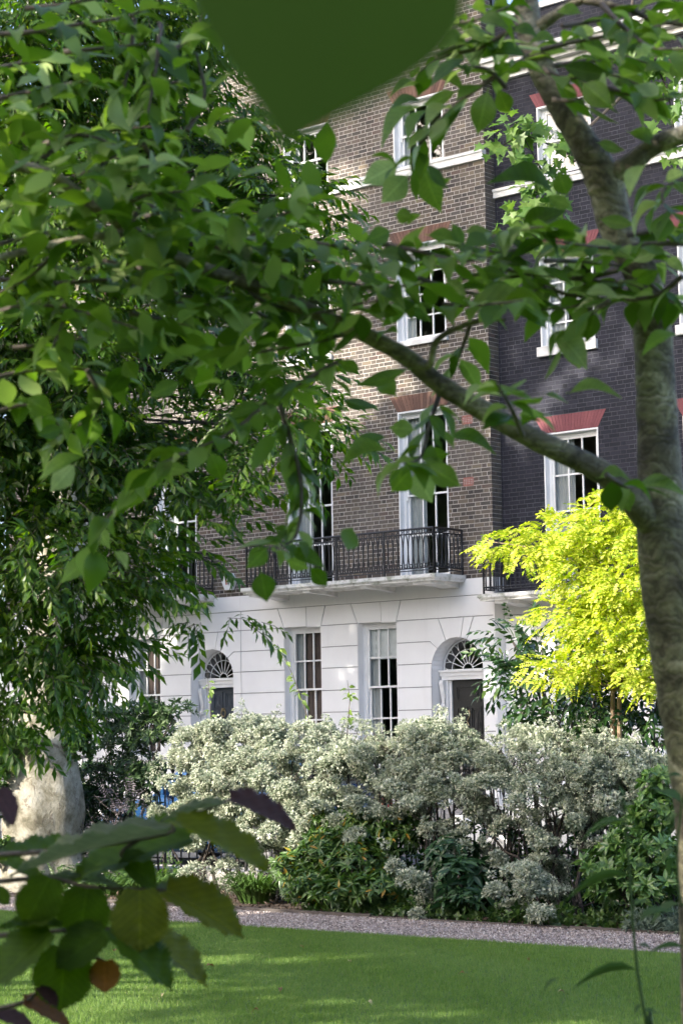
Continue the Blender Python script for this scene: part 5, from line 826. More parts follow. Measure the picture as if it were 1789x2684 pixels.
def _planebark(nt, p):
    w = wcoord(nt, (1, 1, .9)); n = noise(nt, 5, 7, .72, w, .3); v = noise(nt, 9, 7, .7, w, .4)
    c = ramp(nt, n.outputs[0], [(.36, (.11, .10, .065)), (.46, (.20, .185, .135)), (.56, (.30, .285, .23)), (.70, (.40, .385, .33))]).outputs[0]
    c = mix(nt, ramp(nt, v.outputs[0], [(.57, (0,)*3), (.63, (.8,)*3)]).outputs[0], c, (.12, .095, .07))
    setc(nt, p, c); p.inputs["Roughness"].default_value = .85; nt.links.new(bump(nt, v.outputs[0], .7, .03), p.inputs["Normal"])
surf("bark_plane", _planebark)
# ------------------------------------------------------------------ templates
def rosette(n, leaf, lo, hi, seed, l0=.7, l1=1., off=.0):
    rg = np.random.default_rng(seed); a = np.arange(n)*2.399+rg.uniform(-.4, .4, n); t = lo+(hi-lo)*np.sqrt(rg.random(n))
    d = np.stack([np.sin(t)*np.cos(a), np.cos(t), np.sin(t)*np.sin(a)], 1); nn = np.array([0, 1., 0])+rg.normal(0, .35, (n, 3))
    return scatter(leaf[0], leaf[1], frames(d, nn), rg.uniform(l0, l1, n), d*off)
def spray(n, leaf, seed, ln=.26, droop=.5, side=1.0, arch=.35, up_=.2):
    """leafy twig along +y, leaves alternating and hanging a little"""
    rg = np.random.default_rng(seed); t = (np.arange(n)+.7)/n; s = np.where(np.arange(n) % 2, 1, -1)
    pos = np.stack([.03*np.sin(5*t), t*.85, -arch*t*t], 1)
    d = np.stack([s*side*(1-.6*t)+rg.normal(0, .2, n), .55+.5*t+rg.normal(0, .15, n), -droop-rg.random(n)*.5], 1)
    nn = np.stack([rg.normal(0, .35, n), rg.normal(0, .3, n), np.ones(n)], 1)
    return scatter(leaf[0], leaf[1], frames(d, nn), ln*rg.uniform(.75, 1.15, n), pos)
def twig_of(arch=.35, r=.010):
    t = np.linspace(0, 1, 3); m = MB(); m.tube(np.stack([.03*np.sin(5*t), t*.85, -arch*t*t], 1), np.linspace(r, r*.4, 3), 3, False); return np.concatenate(m.V), [np.concatenate(m.Q)]
def pinnate(seed, pairs=8, lw=.5):
    rg = np.random.default_rng(seed); parts = []; lf = dia(lw); P = []; Dd = []
    for i in range(pairs):
        t = .18+.8*i/pairs
        for s in (-1, 1): P.append((0, t, -.28*t*t)); Dd.append((s, .25, -.18+rg.normal(0, .12)))
    P.append((0, 1, -.28)); Dd.append((0, 1, -.5)); P = np.array(P); Dd = np.array(Dd)
    k = len(P); n = np.stack([rg.normal(0, .25, k), rg.normal(0, .2, k), np.ones(k)], 1)
    return scatter(lf[0], lf[1], frames(Dd, n), .26*rg.uniform(.85, 1.1, k), P)
def place(name, parent, mat, tmpls, pos, d, nn, size, rng):
    """scatter several templates over points as one mesh"""
    k = len(tmpls); parts = []; idx = rng.integers(0, k, len(pos))
    for i in range(k):
        s = idx == i
        if s.any(): parts.append(scatter(tmpls[i][0], tmpls[i][1], frames(d[s], nn[s]), size[s], pos[s]))
    V, F = join(parts); o = link(name, np_mesh(name, V, F), M(mat), parent); o["kind"] = "stuff"; return o
def stems(parent, base, lobes, rng, mat, r0, n, name="stem", mids=.25):
    L = np.array(lobes)
    for i in range(n):
        l = L[i % len(L)]; a = np.array([base[0]+rng.uniform(-.5, .5)*base[3], base[1]+rng.uniform(-.25, .25), 0.]); b = l[:3]+np.array([rng.uniform(-.5, .5)*l[3], 0, rng.uniform(-.2, .6)*l[4]])
        t = np.linspace(0, 1, 7)[:, None]; P = a+(b-a)*t; P += rng.normal(0, .035, P.shape)*np.sin(t*np.pi); P[:, :2] = a[:2]+(b-a)[:2]*(t**1.4)+rng.normal(0, .02, (7, 2))
        m = MB().tube(P, np.linspace(r0, r0*.35, 7), 6)
        for q in range(3):
            s = P[3+q]; e = s+np.array([rng.uniform(-.3, .3), rng.uniform(-.15, .1), rng.uniform(.1, .35)]); m.tube([s, (s+e)/2+rng.normal(0, .02, 3), e], [r0*.4, r0*.3, r0*.15], 5)
        m.obj(name, M(mat), parent)
def lumps(lobes, n, rng, ry, shell, low, rl):
    """points gathered in small rounded lumps over the lobes, so that gaps stay between them"""
    k = max(8, n//27); C, D0 = lobe_pts(lobes, k, rng, ry, shell, low); i = rng.integers(0, k, n); d = runit(rng, n)+D0[i]*.7+np.array([0, 0, .35]); d /= np.linalg.norm(d, axis=1)[:, None]
    R_ = rl*rng.uniform(.6, 1.35, k)[i]; return C[i]+d*np.stack([R_, R_, R_*.62], 1)*(1-.35*rng.random(n)[:, None]), d
def shrub(name, label, cat, lobes, n, tmpls, mat, size, seed, out=1., upb=.5, jit=.4, shell=.45, ry=None, stem=("bark_dark", .014, 5), group=None, nup=1., low=-.6, lump=0.):
    rng = np.random.default_rng(seed); L = np.array(lobes); c = L[:, :3].mean(0)
    e = tag(empty(name, (float(c[0]), float(c[1]), 0.0)), label, cat, group)
    pos, d = lumps(lobes, n, rng, ry, shell, low, lump) if lump else lobe_pts(lobes, n, rng, ry, shell, low); pos[:, 2] = np.maximum(pos[:, 2], .03)
    dd = d*out+np.array([0, 0, upb])+rng.normal(0, jit, d.shape); nn = np.array([0, 0, nup])+rng.normal(0, .5, d.shape)+d*.5
    place("foliage", e, mat, tmpls, pos, dd, nn, size*rng.uniform(.7, 1.2, n), rng)
    if stem: stems(e, (c[0], c[1], 0, (L[:, 0].max()-L[:, 0].min())), lobes, rng, stem[0], stem[1], stem[2])
    return e
# ------------------------------------------------------------------ lawn grass and gravel
def inview(P, m=.06):
    v = P-np.array([0, 0, 1.6]); f = np.array(fwd); z = v@f; x = (v@np.array(rt))/z*73.43/24; y = (v@np.array(up))/z*73.43/36
    return (z > .2) & (np.abs(x) < .5+m) & (np.abs(y) < .5+m)
rng = np.random.default_rng(21)
n = 1600000; P = np.stack([rng.uniform(-20, -3, n), rng.uniform(6.2, 13.46, n), np.zeros(n)], 1); P = P[inview(P, .16)]
P = P[rng.random(len(P)) < np.where(inview(P), .66, .4)]; n = len(P)
ed_ = 13.46-.03*np.abs(np.sin(P[:, 0]*3.1)); P = P[P[:, 1] < ed_]; n = len(P)
band = np.sin((P[:, 0]*.55+P[:, 1]*.83)*2*np.pi/1.3+.6*np.sin(P[:, 0]*1.7)); lean = np.stack([.22*band, -.12*band, np.ones(n)*1.2], 1)+rng.normal(0, .38, (n, 3))
lean[:, 2] = np.abs(lean[:, 2]); hgt = rng.uniform(.016, .034, n)
tv = np.array([(-.075, 0, 0), (.075, 0, 0), (0, 1, 0)]); tf = np.array([[0, 1, 2]])
V, F = scatter(tv, tf, frames(lean, rng.normal(0, 1, (n, 3))), hgt, P)
leafmat("grass_blade", [(0, (.12, .20, .042)), (.5, (.17, .275, .060)), (.93, (.22, .32, .08)), (1, (.25, .26, .10))], .35, .55, 1.4, spec=.3)
tag(link("grass", np_mesh("grass", V, F), M("grass_blade")), "short mown green grass of the lawn", "grass", kind="stuff")
print("grass", n)
n = 60000; P = np.stack([rng.uniform(-18.5, -6, n), rng.uniform(13.44, 14.76, n), np.zeros(n)], 1); P = P[inview(P)][:26000]; n = len(P)
ov = np.array([(1, 0, 0), (-1, 0, 0), (0, 1, 0), (0, -1, 0), (0, 0, .7), (0, 0, -.7)]); of = np.array([(0, 2, 4), (2, 1, 4), (1, 3, 4), (3, 0, 4), (2, 0, 5), (1, 2, 5)])
V, F = scatter(ov, of, frames(runit(rng, n), runit(rng, n)), rng.uniform(.005, .011, n), P)
leafmat("gravel_stone", [(0, (.17, .14, .125)), (.35, (.35, .29, .265)), (.7, (.50, .43, .39)), (1, (.66, .61, .57))], .0, .8, 1.0)
tag(link("gravel", np_mesh("gravel", V, F), M("gravel_stone")), "pinkish loose gravel on the garden path", "gravel", kind="stuff")
# leaf litter and bark chips on the bare soil
n = 5000; P = np.stack([rng.uniform(-18.5, -6, n), rng.uniform(14.78, 16.6, n), rng.uniform(.006, .03, n)], 1)
nn = np.array([0, 0, 1.])+rng.normal(0, .4, (n, 3)); V, F = scatter(*dia(.6), frames(rng.normal(0, 1, (n, 3)), nn), rng.uniform(.02, .055, n), P)
leafmat("litter", [(0, (.06, .04, .03)), (.5, (.16, .11, .08)), (.9, (.26, .19, .14)), (1, (.38, .33, .22))], .1, .8, 1.0)
tag(link("leaf_litter", np_mesh("leaf_litter", V, F), M("litter")), "brown bark chips and dry leaves on the bed soil", "leaf litter", kind="stuff")
# fallen leaves on the lawn
flm = [blade(4, .5, .25, .25, .12, wave=.4), blade(4, .42, .35, .4, .2, wave=.5)]
flm = [np_mesh("fallen_leaf", v, f, True) for v, f in flm]
for m_ in flm: m_.materials.append(M("leaf_fallen"))
for i, (x, y, s) in enumerate(((-10.54, 10.8, .075), (-9.6, 9.45, .05), (-9.2, 10.1, .06), (-8.7, 11.4, .05), (-8.3, 9.9, .06), (-10.9, 12.2, .05), (-11.9, 11.2, .055), (-8.9, 12.4, .05), (-9.9, 11.6, .05), (-7.6, 10.9, .06), (-9.95, 9.0, .055), (-8.55, 9.2, .05))):
    o = bpy.data.objects.new("fallen_leaf", flm[i % 2]); COL.objects.link(o); o.location = (x, y, .022); o.scale = (s, s, s); o.rotation_euler = (R(random.uniform(-15, 15)), R(random.uniform(-15, 15)), random.uniform(0, 6.28))
    tag(o, "small dry fallen leaf lying on the mown lawn", "leaf", "fallen leaves on the lawn")
# ------------------------------------------------------------------ pale hedge
puff = [rosette(26, dia(.6), .1, 1.6, s, .28, .5, .38) for s in range(5)]
HLAB = ["pale variegated shrub at the hedge end, beside the dark clipped bush", "pale variegated shrub under the slender leafy shoot by the first sash window", "pale variegated shrub standing behind the green yellow-flecked shrub", "pale variegated shrub whose foliage spills to the path below the black front door", "pale variegated shrub with bare lower stems beside the low dark fatsia", "pale variegated shrub before the house corner, beside dark lower stems", "pale variegated shrub beneath the golden tree and glossy evergreen"]
def sprigs(e, lobes, n, seed, mat, tm, size, zmin=.9):
    """loose shoots that break the outline"""
    rg = np.random.default_rng(seed); pos, d = lobe_pts(lobes, n, rg, .4, .1, -.2); tw = MB(); C = []; Dd = []
    for p_, d_ in zip(pos, d):
        if p_[2] < zmin and rg.random() < .6: continue
        ln = rg.uniform(.05, .2); a = d_*.6+np.array([0, 0, .7])+rg.normal(0, .3, 3); a /= np.linalg.norm(a); s0 = p_-a*.12; tw.tube([s0, p_+a*ln*.5+rg.normal(0, .01, 3), p_+a*ln], [.004, .003, .0015], 4)
        for q in np.linspace(.1, 1, 5): C.append(p_+a*ln*q+rg.normal(0, .018, 3)); Dd.append(a+rg.normal(0, .6, 3))
    place("sprigs", e, mat, tm, np.array(C), np.array(Dd), rg.normal(0, .5, (len(C), 3))+np.array([0, 0, 1.]), size*rg.uniform(.55, 1., len(C)), rg)["kind"] = "stuff"; tw.obj("twigs", M("bark_dark"), e)["kind"] = "stuff"
for i, lb in enumerate(HEDGE_LOBES):
    nn_ = int(sum(l[3]*l[4] for l in lb)*2950)
    e_ = shrub("variegated_shrub", HLAB[i], "shrub", [[l[0], l[1]+.12, l[2]-.08, l[3]*.86, l[4]*.84] for l in lb], nn_, puff, "leaf_pale", .08, 40+i, 1., .75, .35, .42, .42, ("bark_dark", .02, 7), "pale variegated hedge shrubs", lump=.12)
    sprigs(e_, [[l[0], l[1]+.12, l[2]-.10, l[3]*.92, l[4]*.92] for l in lb], 110, 140+i, "leaf_pale", puff, .075)
# ------------------------------------------------------------------ golden tree
rng = np.random.default_rng(77)
gt = tag(empty("golden_tree", (-10.75, 16.45, 0)), "small golden yellow tree with feathery leaves rising behind the hedge", "tree")
pos, d = lobe_pts([[l[0]+.10, l[1], l[2], l[3]*.72, l[4]*.70] for l in GOLD_LOBES], 1750, rng, .45, .6); pin = [pinnate(s) for s in range(4)]
dd = d*np.array([1, 1, .25])+np.array([-.1, -.25, -.15])+rng.normal(0, .35, d.shape); nn = np.array([0, -.25, 1.])+rng.normal(0, .3, d.shape)
place("crown", gt, "leaf_gold", pin, pos, dd, nn, rng.uniform(.15, .25, len(pos)), rng)
MB().tube([(-10.80, 16.45, 0), (-10.79, 16.44, .9), (-10.77, 16.45, 1.7), (-10.76, 16.46, 2.3), (-10.70, 16.45, 3.0), (-10.6, 16.45, 3.8)], [.026, .024, .022, .02, .016, .006], 8).obj("trunk", M("bark_gold"), gt)
MB().tube([(-10.70, 16.47, 0), (-10.72, 16.47, 1.0), (-10.70, 16.46, 1.9), (-10.60, 16.46, 2.6), (-10.4, 16.5, 3.3)], [.026, .024, .022, .018, .008], 8).obj("trunk", M("bark_gold"), gt)
for l in GOLD_LOBES:
    a = np.array([-10.75, 16.45, max(2.0, l[2]-.45)]); b = np.array(l[:3]); c = (a+b)/2+np.array([0, 0, .12]); MB().tube([a, c, b, b+(b-c)*.5], [.012, .009, .006, .003], 5).obj("branch", M("bark_gold"), gt)
# ------------------------------------------------------------------ other shrubs
lf = blade(3, .42, .12, .25); ros = [rosette(9, lf, .5, 1.5, s, .7, 1.) for s in range(3)]
spr = [spray(9, blade(3, .40, .12, .2), s, .28, .45) for s in range(4)]
shrub("evergreen_shrub", "tall dark glossy evergreen shrub below the golden tree", "shrub", LAUREL_LOBES, 420, spr, "leaf_laurel", .36, 90, 1., .1, .4, .5, .35, ("bark_dark", .03, 7))
shrub("broadleaf_shrub", "bright green broad-leaved shrub with whorled leaves beside the tree trunk", "shrub", RHODO_LOBES, 520, ros, "leaf_rhodo", .105, 91, 1., .6, .3, .4, .35)
nar = blade(3, .30, .12, .35); rn = [rosette(10, nar, .4, 1.7, s, .7, 1.) for s in range(3)]
shrub("green_shrub", "low green shrub with narrow leaves, some yellow, at the path edge", "shrub", SKIMMIA_LOBES, 700, rn, "leaf_skimmia", .12, 92, 1., .6, .35, .4, .35)
fat = [rosette(7, blade(3, .32, .1, .3), 1.1, 1.6, s, .8, 1.) for s in range(3)]
shrub("fatsia", "low dark shrub with hand-shaped leaves under the pale hedge", "shrub", FATSIA_LOBES, 90, fat, "leaf_fatsia", .16, 93, .8, .7, .3, .3, .3)
shrub("clipped_bush", "dark clipped bush beside the pale tree trunk", "shrub", BOX_LOBES, 1250, [rosette(8, blade(2, .4, .1, .2), .3, 1.6, s) for s in range(3)], "leaf_box", .06, 94, 1., .3, .5, .35, .4)
shrub("leafy_shrub", "loose grey green shrub in front of the railing by the slate blue door house", "shrub", OLEA_LOBES, 620, [rosette(10, blade(2, .3, .1, .2), .4, 1.5, s) for s in range(3)], "leaf_olea", .10, 95, 1., .6, .4, .6, .3, ("bark_dark", .014, 8))
shrub("purple_elder", "small elder with finely cut greyish purple leaves beside the clipped bush", "shrub", ELDER_LOBES, 150, [pinnate(s, 5, .28) for s in range(3)], "leaf_elder", .17, 96, 1., .15, .4, .4, .25)
shrub("ivy", "light green ivy climbing the edge of the pale tree trunk", "ivy", IVY_LOBES, 700, [rosette(5, blade(2, .8, .1, .2), .6, 1.6, s) for s in range(3)], "leaf_ivy", .075, 97, 1., -.2, .4, .5, .22, None)
def clump(label, x, y, n, ln, seed, mat="leaf_lily", group=None):
    rg = np.random.default_rng(seed); e = tag(empty("strap_leaf_clump", (x, y, 0)), label, "plant", group); parts = []
    for i in range(n):
        a = rg.uniform(0, 6.283); L_ = ln*rg.uniform(.6, 1.1); r0 = rg.uniform(0, .18); k = 6; t = np.linspace(0, 1, k); out = L_*rg.uniform(.35, .75)
        dx, dy = math.cos(a), math.sin(a); hz = L_*(t*1.1-.75*t*t)*rg.uniform(.8, 1.2); rr = r0+out*t**1.3; w = .009*np.sin(np.clip(t*.9+.12, 0, 1)*np.pi)+.0015
        C = np.stack([x+dx*rr, y+dy*rr*.8, np.maximum(hz, .01)], 1); S = np.array([-dy, dx, 0])
        Vv = np.concatenate([C-S*w[:, None], C+S*w[:, None]]); parts.append((Vv, np.array([(j, j+1, k+j+1, k+j) for j in range(k-1)])))
    V, F = join(parts); link("foliage", np_mesh("foliage", V, F), M(mat), e)
GLB = "clumps of strap-shaped leaves beside the path"
clump("arching clump of strap leaves growing at the right of the bare soil gap", -14.30, 15.35, 420, .62, 1)
clump("arching strap leaf clump with paler tips by the pale hedge's end", -15.75, 15.25, 330, .52, 2)
clump("small strap leaf clump beside the sunlit ferns near the pale trunk", -16.35, 15.35, 200, .42, 3)
# ground cover along the path edge and by the trunk
def cover(label, name, cat, x0, x1, y0, y1, n, tm, mat, size, seed, h=.14):
    rg = np.random.default_rng(seed); P = np.stack([rg.uniform(x0, x1, n), rg.uniform(y0, y1, n), h*rg.random(n)**1.2*(.6+.5*np.sin(rg.uniform(0, 6, n)))+.02], 1)
    e = tag(empty(name, ((x0+x1)/2, (y0+y1)/2, 0)), label, cat); dd = rg.normal(0, 1, (n, 3)); dd[:, 2] = np.abs(dd[:, 2])*.6+.2
    place("foliage", e, mat, tm, P, dd, np.array([0, 0, 1.])+rg.normal(0, .4, (n, 3)), size*rg.uniform(.7, 1.2, n), rg)
cover("low ivy ground cover along the path under the pale hedge", "ground_ivy", "ground cover", -13.2, -9.6, 14.78, 15.15, 900, [rosette(4, blade(2, .7, .1, .2), .6, 1.6, s) for s in range(3)], "leaf_ivy", .06, 5)
cover("sunlit ferns and small leaves at the foot of the pale trunk", "fern_patch", "ferns", -17.5, -15.9, 15.3, 16.4, 420, [pinnate(s, 8, .4) for s in range(3)]+[rosette(6, blade(2, .4, .1, .2), .6, 1.6, 8)], "leaf_ivy", .17, 6, .22)
def sage(label, x, y, seed):
    rg = np.random.default_rng(seed); e = tag(empty("sage_plant", (x, y, 0)), label, "plant", "grey leaved plants at the path edge"); n = 26
    P = np.stack([x+rg.normal(0, .18, n), y+rg.normal(0, .1, n), rg.uniform(.04, .32, n)], 1); dd = np.array([0, 0, .7])+rg.normal(0, .5, (n, 3))
    place("foliage", e, "leaf_sage", [rosette(7, blade(3, .34, .12, .3), .7, 1.6, s) for s in range(3)], P, dd, dd, rg.uniform(.13, .2, n), rg)
sage("grey green broad sage plant below the broad-leaved shrub", -10.15, 14.93, 3); sage("grey green broad sage plant at the path corner near the tree trunk", -9.65, 14.9, 4)
cover("low feathery grey catmint spilling onto the gravel", "catmint", "ground cover", -9.6, -8.2, 14.7, 15.0, 700, [rosette(6, blade(2, .25, .1, .2), .3, 1.2, s) for s in range(3)], "leaf_sage", .07, 8, .16)
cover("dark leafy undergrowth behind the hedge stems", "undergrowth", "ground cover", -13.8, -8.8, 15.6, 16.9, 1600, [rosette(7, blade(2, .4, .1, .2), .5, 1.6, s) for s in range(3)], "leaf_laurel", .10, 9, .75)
# slender shoots above the hedge
def shoot(label, pts, n, seed, size=.085):
    rg = np.random.default_rng(seed); e = tag(empty("climbing_shoot", pts[0]), label, "shoot", "slender shoots above the hedge"); P = np.array(pts, float)
    MB().tube(P, np.linspace(.006, .002, len(P)), 5).obj("stem", M("bark_twig"), e); t = rg.uniform(.2, 1, n); s = t*(len(P)-1); i = np.minimum(s.astype(int), len(P)-2); f = (s-i)[:, None]; C = P[i]*(1-f)+P[i+1]*f
    dd = rg.normal(0, 1, (n, 3))*np.array([1, .6, .4])+np.array([0, -.2, -.2]); lf_ = blade(3, .55, .15, .3, stalk=.2)
    place("foliage", e, "leaf_vine", [lf_], C, dd, np.array([0, -.5, 1.])+rg.normal(0, .4, (n, 3)), size*rg.uniform(.7, 1.2, n), rg)
shoot("slender leafy shoot arching up from the hedge before the sash window", [(-14.15, 16.1, 1.6), (-14.3, 16.1, 2.0), (-14.45, 16.1, 2.3), (-14.6, 16.05, 2.6)], 26, 1)
shoot("slender leafy shoot rising before the slate blue door", [(-15.6, 16.1, 1.6), (-15.62, 16.1, 2.0), (-15.66, 16.1, 2.35)], 14, 2)
shoot("short leafy shoot in front of the middle sash window", [(-13.8, 16.2, 1.6), (-13.75, 16.2, 2.0), (-13.78, 16.2, 2.2)], 14, 3)
# ------------------------------------------------------------------ pale plane trunk
rng = np.random.default_rng(5)
pt = tag(empty("plane_tree", (-17.95, 15.75, 0)), "massive pale plane tree trunk with flaking bark beside the path", "tree")
st = [(-.2, .78, -.02, 0), (0, .64, 0, 0), (.12, .54, .01, 0), (.35, .46, .02, 0), (.6, .43, .03, 0), (.8, .45, .04, 0), (1.0, .44, .05, 0), (1.25, .40, .07, .0), (1.6, .33, .10, 0), (2.0, .29, .14, 0), (2.6, .27, .18, 0), (3.5, .26, .2, .1), (5, .24, .2, .3), (7, .2, .1, .6)]
V = []; k = 40
for z, r, ox, oy in st:
    for j in range(k):
        a = 2*math.pi*j/k; q = r*(1+.05*math.sin(3*a+z)+.035*math.sin(7*a+z*2.3)+(.10*math.sin(5*a+.6) if z < .2 else 0)+(.10*math.exp(-((z-.85)/.22)**2)*max(0, math.cos(a-.2))))
        V.append((-17.95+ox+q*math.cos(a), 15.75+oy+q*math.sin(a), z))
F = [(i*k+j, i*k+(j+1) % k, (i+1)*k+(j+1) % k, (i+1)*k+j) for i in range(len(st)-1) for j in range(k)]
o = link("trunk", np_mesh("trunk", V, np.array(F), True), M("bark_plane"), pt); sd = o.modifiers.new("sub", 'SUBSURF'); sd.levels = sd.render_levels = 1
# ------------------------------------------------------------------ leafy tree at left
rng = np.random.default_rng(9)
lt = tag(empty("leafy_tree", (-12.6, 5.6, 0)), "large leafy green tree filling the left side with drooping sprays", "tree")
sp4 = [spray(9, blade(2, w_, .16, .28), s, .33, .22, arch=.2) for s, w_ in enumerate((.34, .42, .38, .46, .36, .40, .32))]; tw4 = twig_of(.2)
n = 6600; L = np.array(LEFT_LOBES); pos, d = lobe_pts(LEFT_LOBES, n, rng, .45, .9)
dd = d*np.array([1, 1, .3])+np.array([.25, .1, -.12])+rng.normal(0, .4, d.shape); nn = np.array([0, 0, 1.])+rng.normal(0, .3, d.shape); sz = rng.uniform(.17, .27, n)
place("crown", lt, "leaf_left", sp4, pos, dd, nn, sz, rng)
V, F = scatter(tw4[0], tw4[1], frames(dd, nn), sz, pos); link("twigs", np_mesh("twigs", V, F), M("bark_dark"), lt)
MB().tube([(-12.6, 5.6, -.1), (-12.55, 5.6, 1.2), (-12.4, 5.7, 2.4), (-12.2, 5.8, 3.6), (-11.9, 6.0, 5.0), (-11.6, 6.2, 6.2)], [.2, .16, .14, .11, .08, .03], 12).obj("trunk", M("bark_dark"), lt)
for l in L:
    if l[3] < .2 or l[4] < .1: continue
    zt = min(5.6, max(1.6, l[2]-.3)); a = np.array([-12.7+.17*zt, 5.45+.11*zt, zt]); b = l[:3]; c = a+(b-a)*.5+np.array([0, 0, .25])+rng.normal(0, .08, 3)
    m = MB().tube([a, a+(c-a)*.5+rng.normal(0, .05, 3), c, c+(b-c)*.6+rng.normal(0, .05, 3), b], [.035, .028, .02, .013, .006], 6)
    for q in range(5):
        s = c+(b-c)*rng.random(); e2 = b+rng.normal(0, 1, 3)*np.array([l[3], .3, l[4]])*.4; m.tube([s, (s+e2)/2+rng.normal(0, .05, 3), e2], [.008, .005, .002], 5)
    m.obj("branch", M("bark_dark"), lt)
# ------------------------------------------------------------------ plane branch hanging at the upper right
rng = np.random.default_rng(31)
def maple():
    pts = [(0, 0), (.12, .1), (.5, .05), (.32, .28), (.55, .5), (.25, .52), (.18, .68), (0, 1), (-.18, .68), (-.25, .52), (-.55, .5), (-.32, .28), (-.5, .05), (-.12, .1)]
    V = np.array([(x, y, .12*abs(x)-.12*y*y) for x, y in pts]+[(0, .38, 0)]); n = len(pts); return V, np.array([(i, (i+1) % n, n) for i in range(n)])
pb = tag(empty("plane_branch", (-9.4, 14.2, 6.5)), "hanging branch with lobed light green leaves before the dark brick house", "branch")
n = 430; pos, d = lobe_pts(PLANE_LOBES, n, rng, .3, .9); dd = d*.5+np.array([0, 0, -.7])+rng.normal(0, .35, d.shape); nn = np.array([.2, -.7, .6])+rng.normal(0, .45, d.shape)
place("foliage", pb, "leaf_plane", [maple()], pos, dd, nn, rng.uniform(.07, .13, n), rng)
PL = np.array(PLANE_LOBES)[:, :3]
for ch in ([7, 6, 0, 2, 3, 4, 5], [9, 7, 8, 10], [0, 1]):
    P = PL[ch]; P = P+rng.normal(0, .03, P.shape); P0 = np.vstack([P[0]+np.array([.2, 0, 1.2]), P]) if ch[0] != 0 else P; MB().tube(P0, np.linspace(.016, .004, len(P0)), 5).obj("twig", M("bark_dark"), pb)
# ------------------------------------------------------------------ near cherry tree
ct = tag(empty("cherry_tree", (-2.6, 4.35, 0)), "cherry tree with banded bark and long low limb, close at hand", "tree")
def smooth_path(P, k=5):
    P = np.array(P, float); n = len(P); out = []
    for i in range(n-1):
        p0, p1, p2, p3 = P[max(i-1, 0)], P[i], P[i+1], P[min(i+2, n-1)]
        for t in np.linspace(0, 1, k, endpoint=False):
            out.append(.5*((2*p1)+(-p0+p2)*t+(2*p0-5*p1+4*p2-p3)*t*t+(-p0+3*p1-3*p2+p3)*t**3))
    return np.array(out+[P[-1]])
for nm, pts in CHERRY_LIMBS.items():
    pts = [list(p) for p in pts]
    if nm == 'trunk': pts = [[pts[0][0]-.01, pts[0][1], -.1, .09], [pts[0][0], pts[0][1], .45, pts[0][3]]]+pts
    Q = smooth_path(pts, 6); rg = np.random.default_rng(len(nm)+len(pts)); rad = Q[:, 3]*(1+rg.normal(0, .025, len(Q)))*(.76 if nm != 'trunk' else np.where(Q[:, 2] > 2.6, .9, 1.))
    MB().tube(Q[:, :3], rad, 18 if nm == 'trunk' else 12).obj("trunk" if nm == 'trunk' else "limb", M("bark_cherry"), ct, True)
cl = [blade(9, .5, f, dr, cu, wave=w, stalk=.10, peak=.47) for f, dr, cu, w in ((.12, .10, .04, .03), (.2, .2, .08, .06), (.08, .22, .0, .03), (.28, .12, .12, .05), (.04, .04, -.05, .03))]
clm = [np_mesh("leaf", v, f, True) for v, f in cl]
for m_ in clm: m_.materials.append(M("leaf_cherry"))
rec = []; rng = np.random.default_rng(15)
for h in CHERRY_LEAVES: rec.append((np.array(h[0:3]), np.array(h[3:6])*1.12, np.array(h[6:9]), h[9]*1.12))
nh = len(rec); camp = np.array([0, 0, 1.6]); gen = []
for t in CHERRY_TWIGS:
    Q = smooth_path(t, 6); r = np.linspace(.007, .002, len(Q)); MB().tube(Q, r, 6).obj("twig", M("bark_twig"), ct, True)
    sl = np.concatenate([[0], np.cumsum(np.linalg.norm(np.diff(Q, axis=0), axis=1))]); s = .02; sg = 1
    while s < sl[-1]:
        i = min(np.searchsorted(sl, s), len(Q)-1); tg = Q[min(i+1, len(Q)-1)]-Q[max(i-1, 0)]; tg = tg/np.linalg.norm(tg); side = np.cross(tg, (0, 0, 1.)); sg = -sg
        a = tg*rng.uniform(.3, .9)+side*sg*rng.uniform(.4, 1.1)+np.array([0, 0, rng.uniform(-.6, .15)]); a /= np.linalg.norm(a); ln = rng.uniform(.07, .12)
        gen.append((Q[i], a*ln, np.array([0, 0, 1.])+rng.normal(0, .27, 3), ln*rng.uniform(.38, .52))); s += rng.uniform(.012, .028)
# spare sprigs through the canopy at left
lx = np.array(CHERRY_LIMBS['limb1'])[:, :3]
for i in range(310):
    b = lx[rng.integers(7, len(lx))]+np.array([rng.normal(.05, .1), rng.normal(-.09, .14), rng.normal(.02, .15)]); v = b-camp; a = rng.normal(0, 1, 3)*np.array([1, 1, .6])+np.array([0, 0, -.3]); a /= np.linalg.norm(a); ln = rng.uniform(.07, .115)
    gen.append((b, a*ln, np.array([0, 0, 1.])+rng.normal(0, .33, 3), ln*.46))
order = rng.permutation(len(gen)); k = 300-nh
single = rec+[gen[i] for i in order[:k]]; rest = [gen[i] for i in order[k:]]
print("cherry leaves", nh, len(gen))
base_ct = wpos(ct)
for i, (b, a, nrm, w) in enumerate(single):
    ln = np.linalg.norm(a); Rm = frames(a[None], nrm[None])[0]; o = bpy.data.objects.new("leaf", clm[int(rng.integers(0, 5))]); COL.objects.link(o); o.parent = ct
    S = Rm@np.diag([w/.5, ln/1.12, ln]); mt = Matrix([list(S[r])+[float(b[r]-base_ct[r])] for r in range(3)]+[[0, 0, 0, 1]]); o.matrix_local = mt
parts = []
for b, a, nrm, w in rest:
    v, f = cl[int(rng.integers(0, 5))]; ln = np.linalg.norm(a); Rm = frames(a[None], nrm[None])[0]; parts.append(((v*np.array([w/.5, ln/1.12, ln]))@Rm.T+b, f))
V, F = join(parts); o = link("foliage", np_mesh("foliage", V, F, True), M("leaf_cherry_far"), ct); o["kind"] = "stuff"
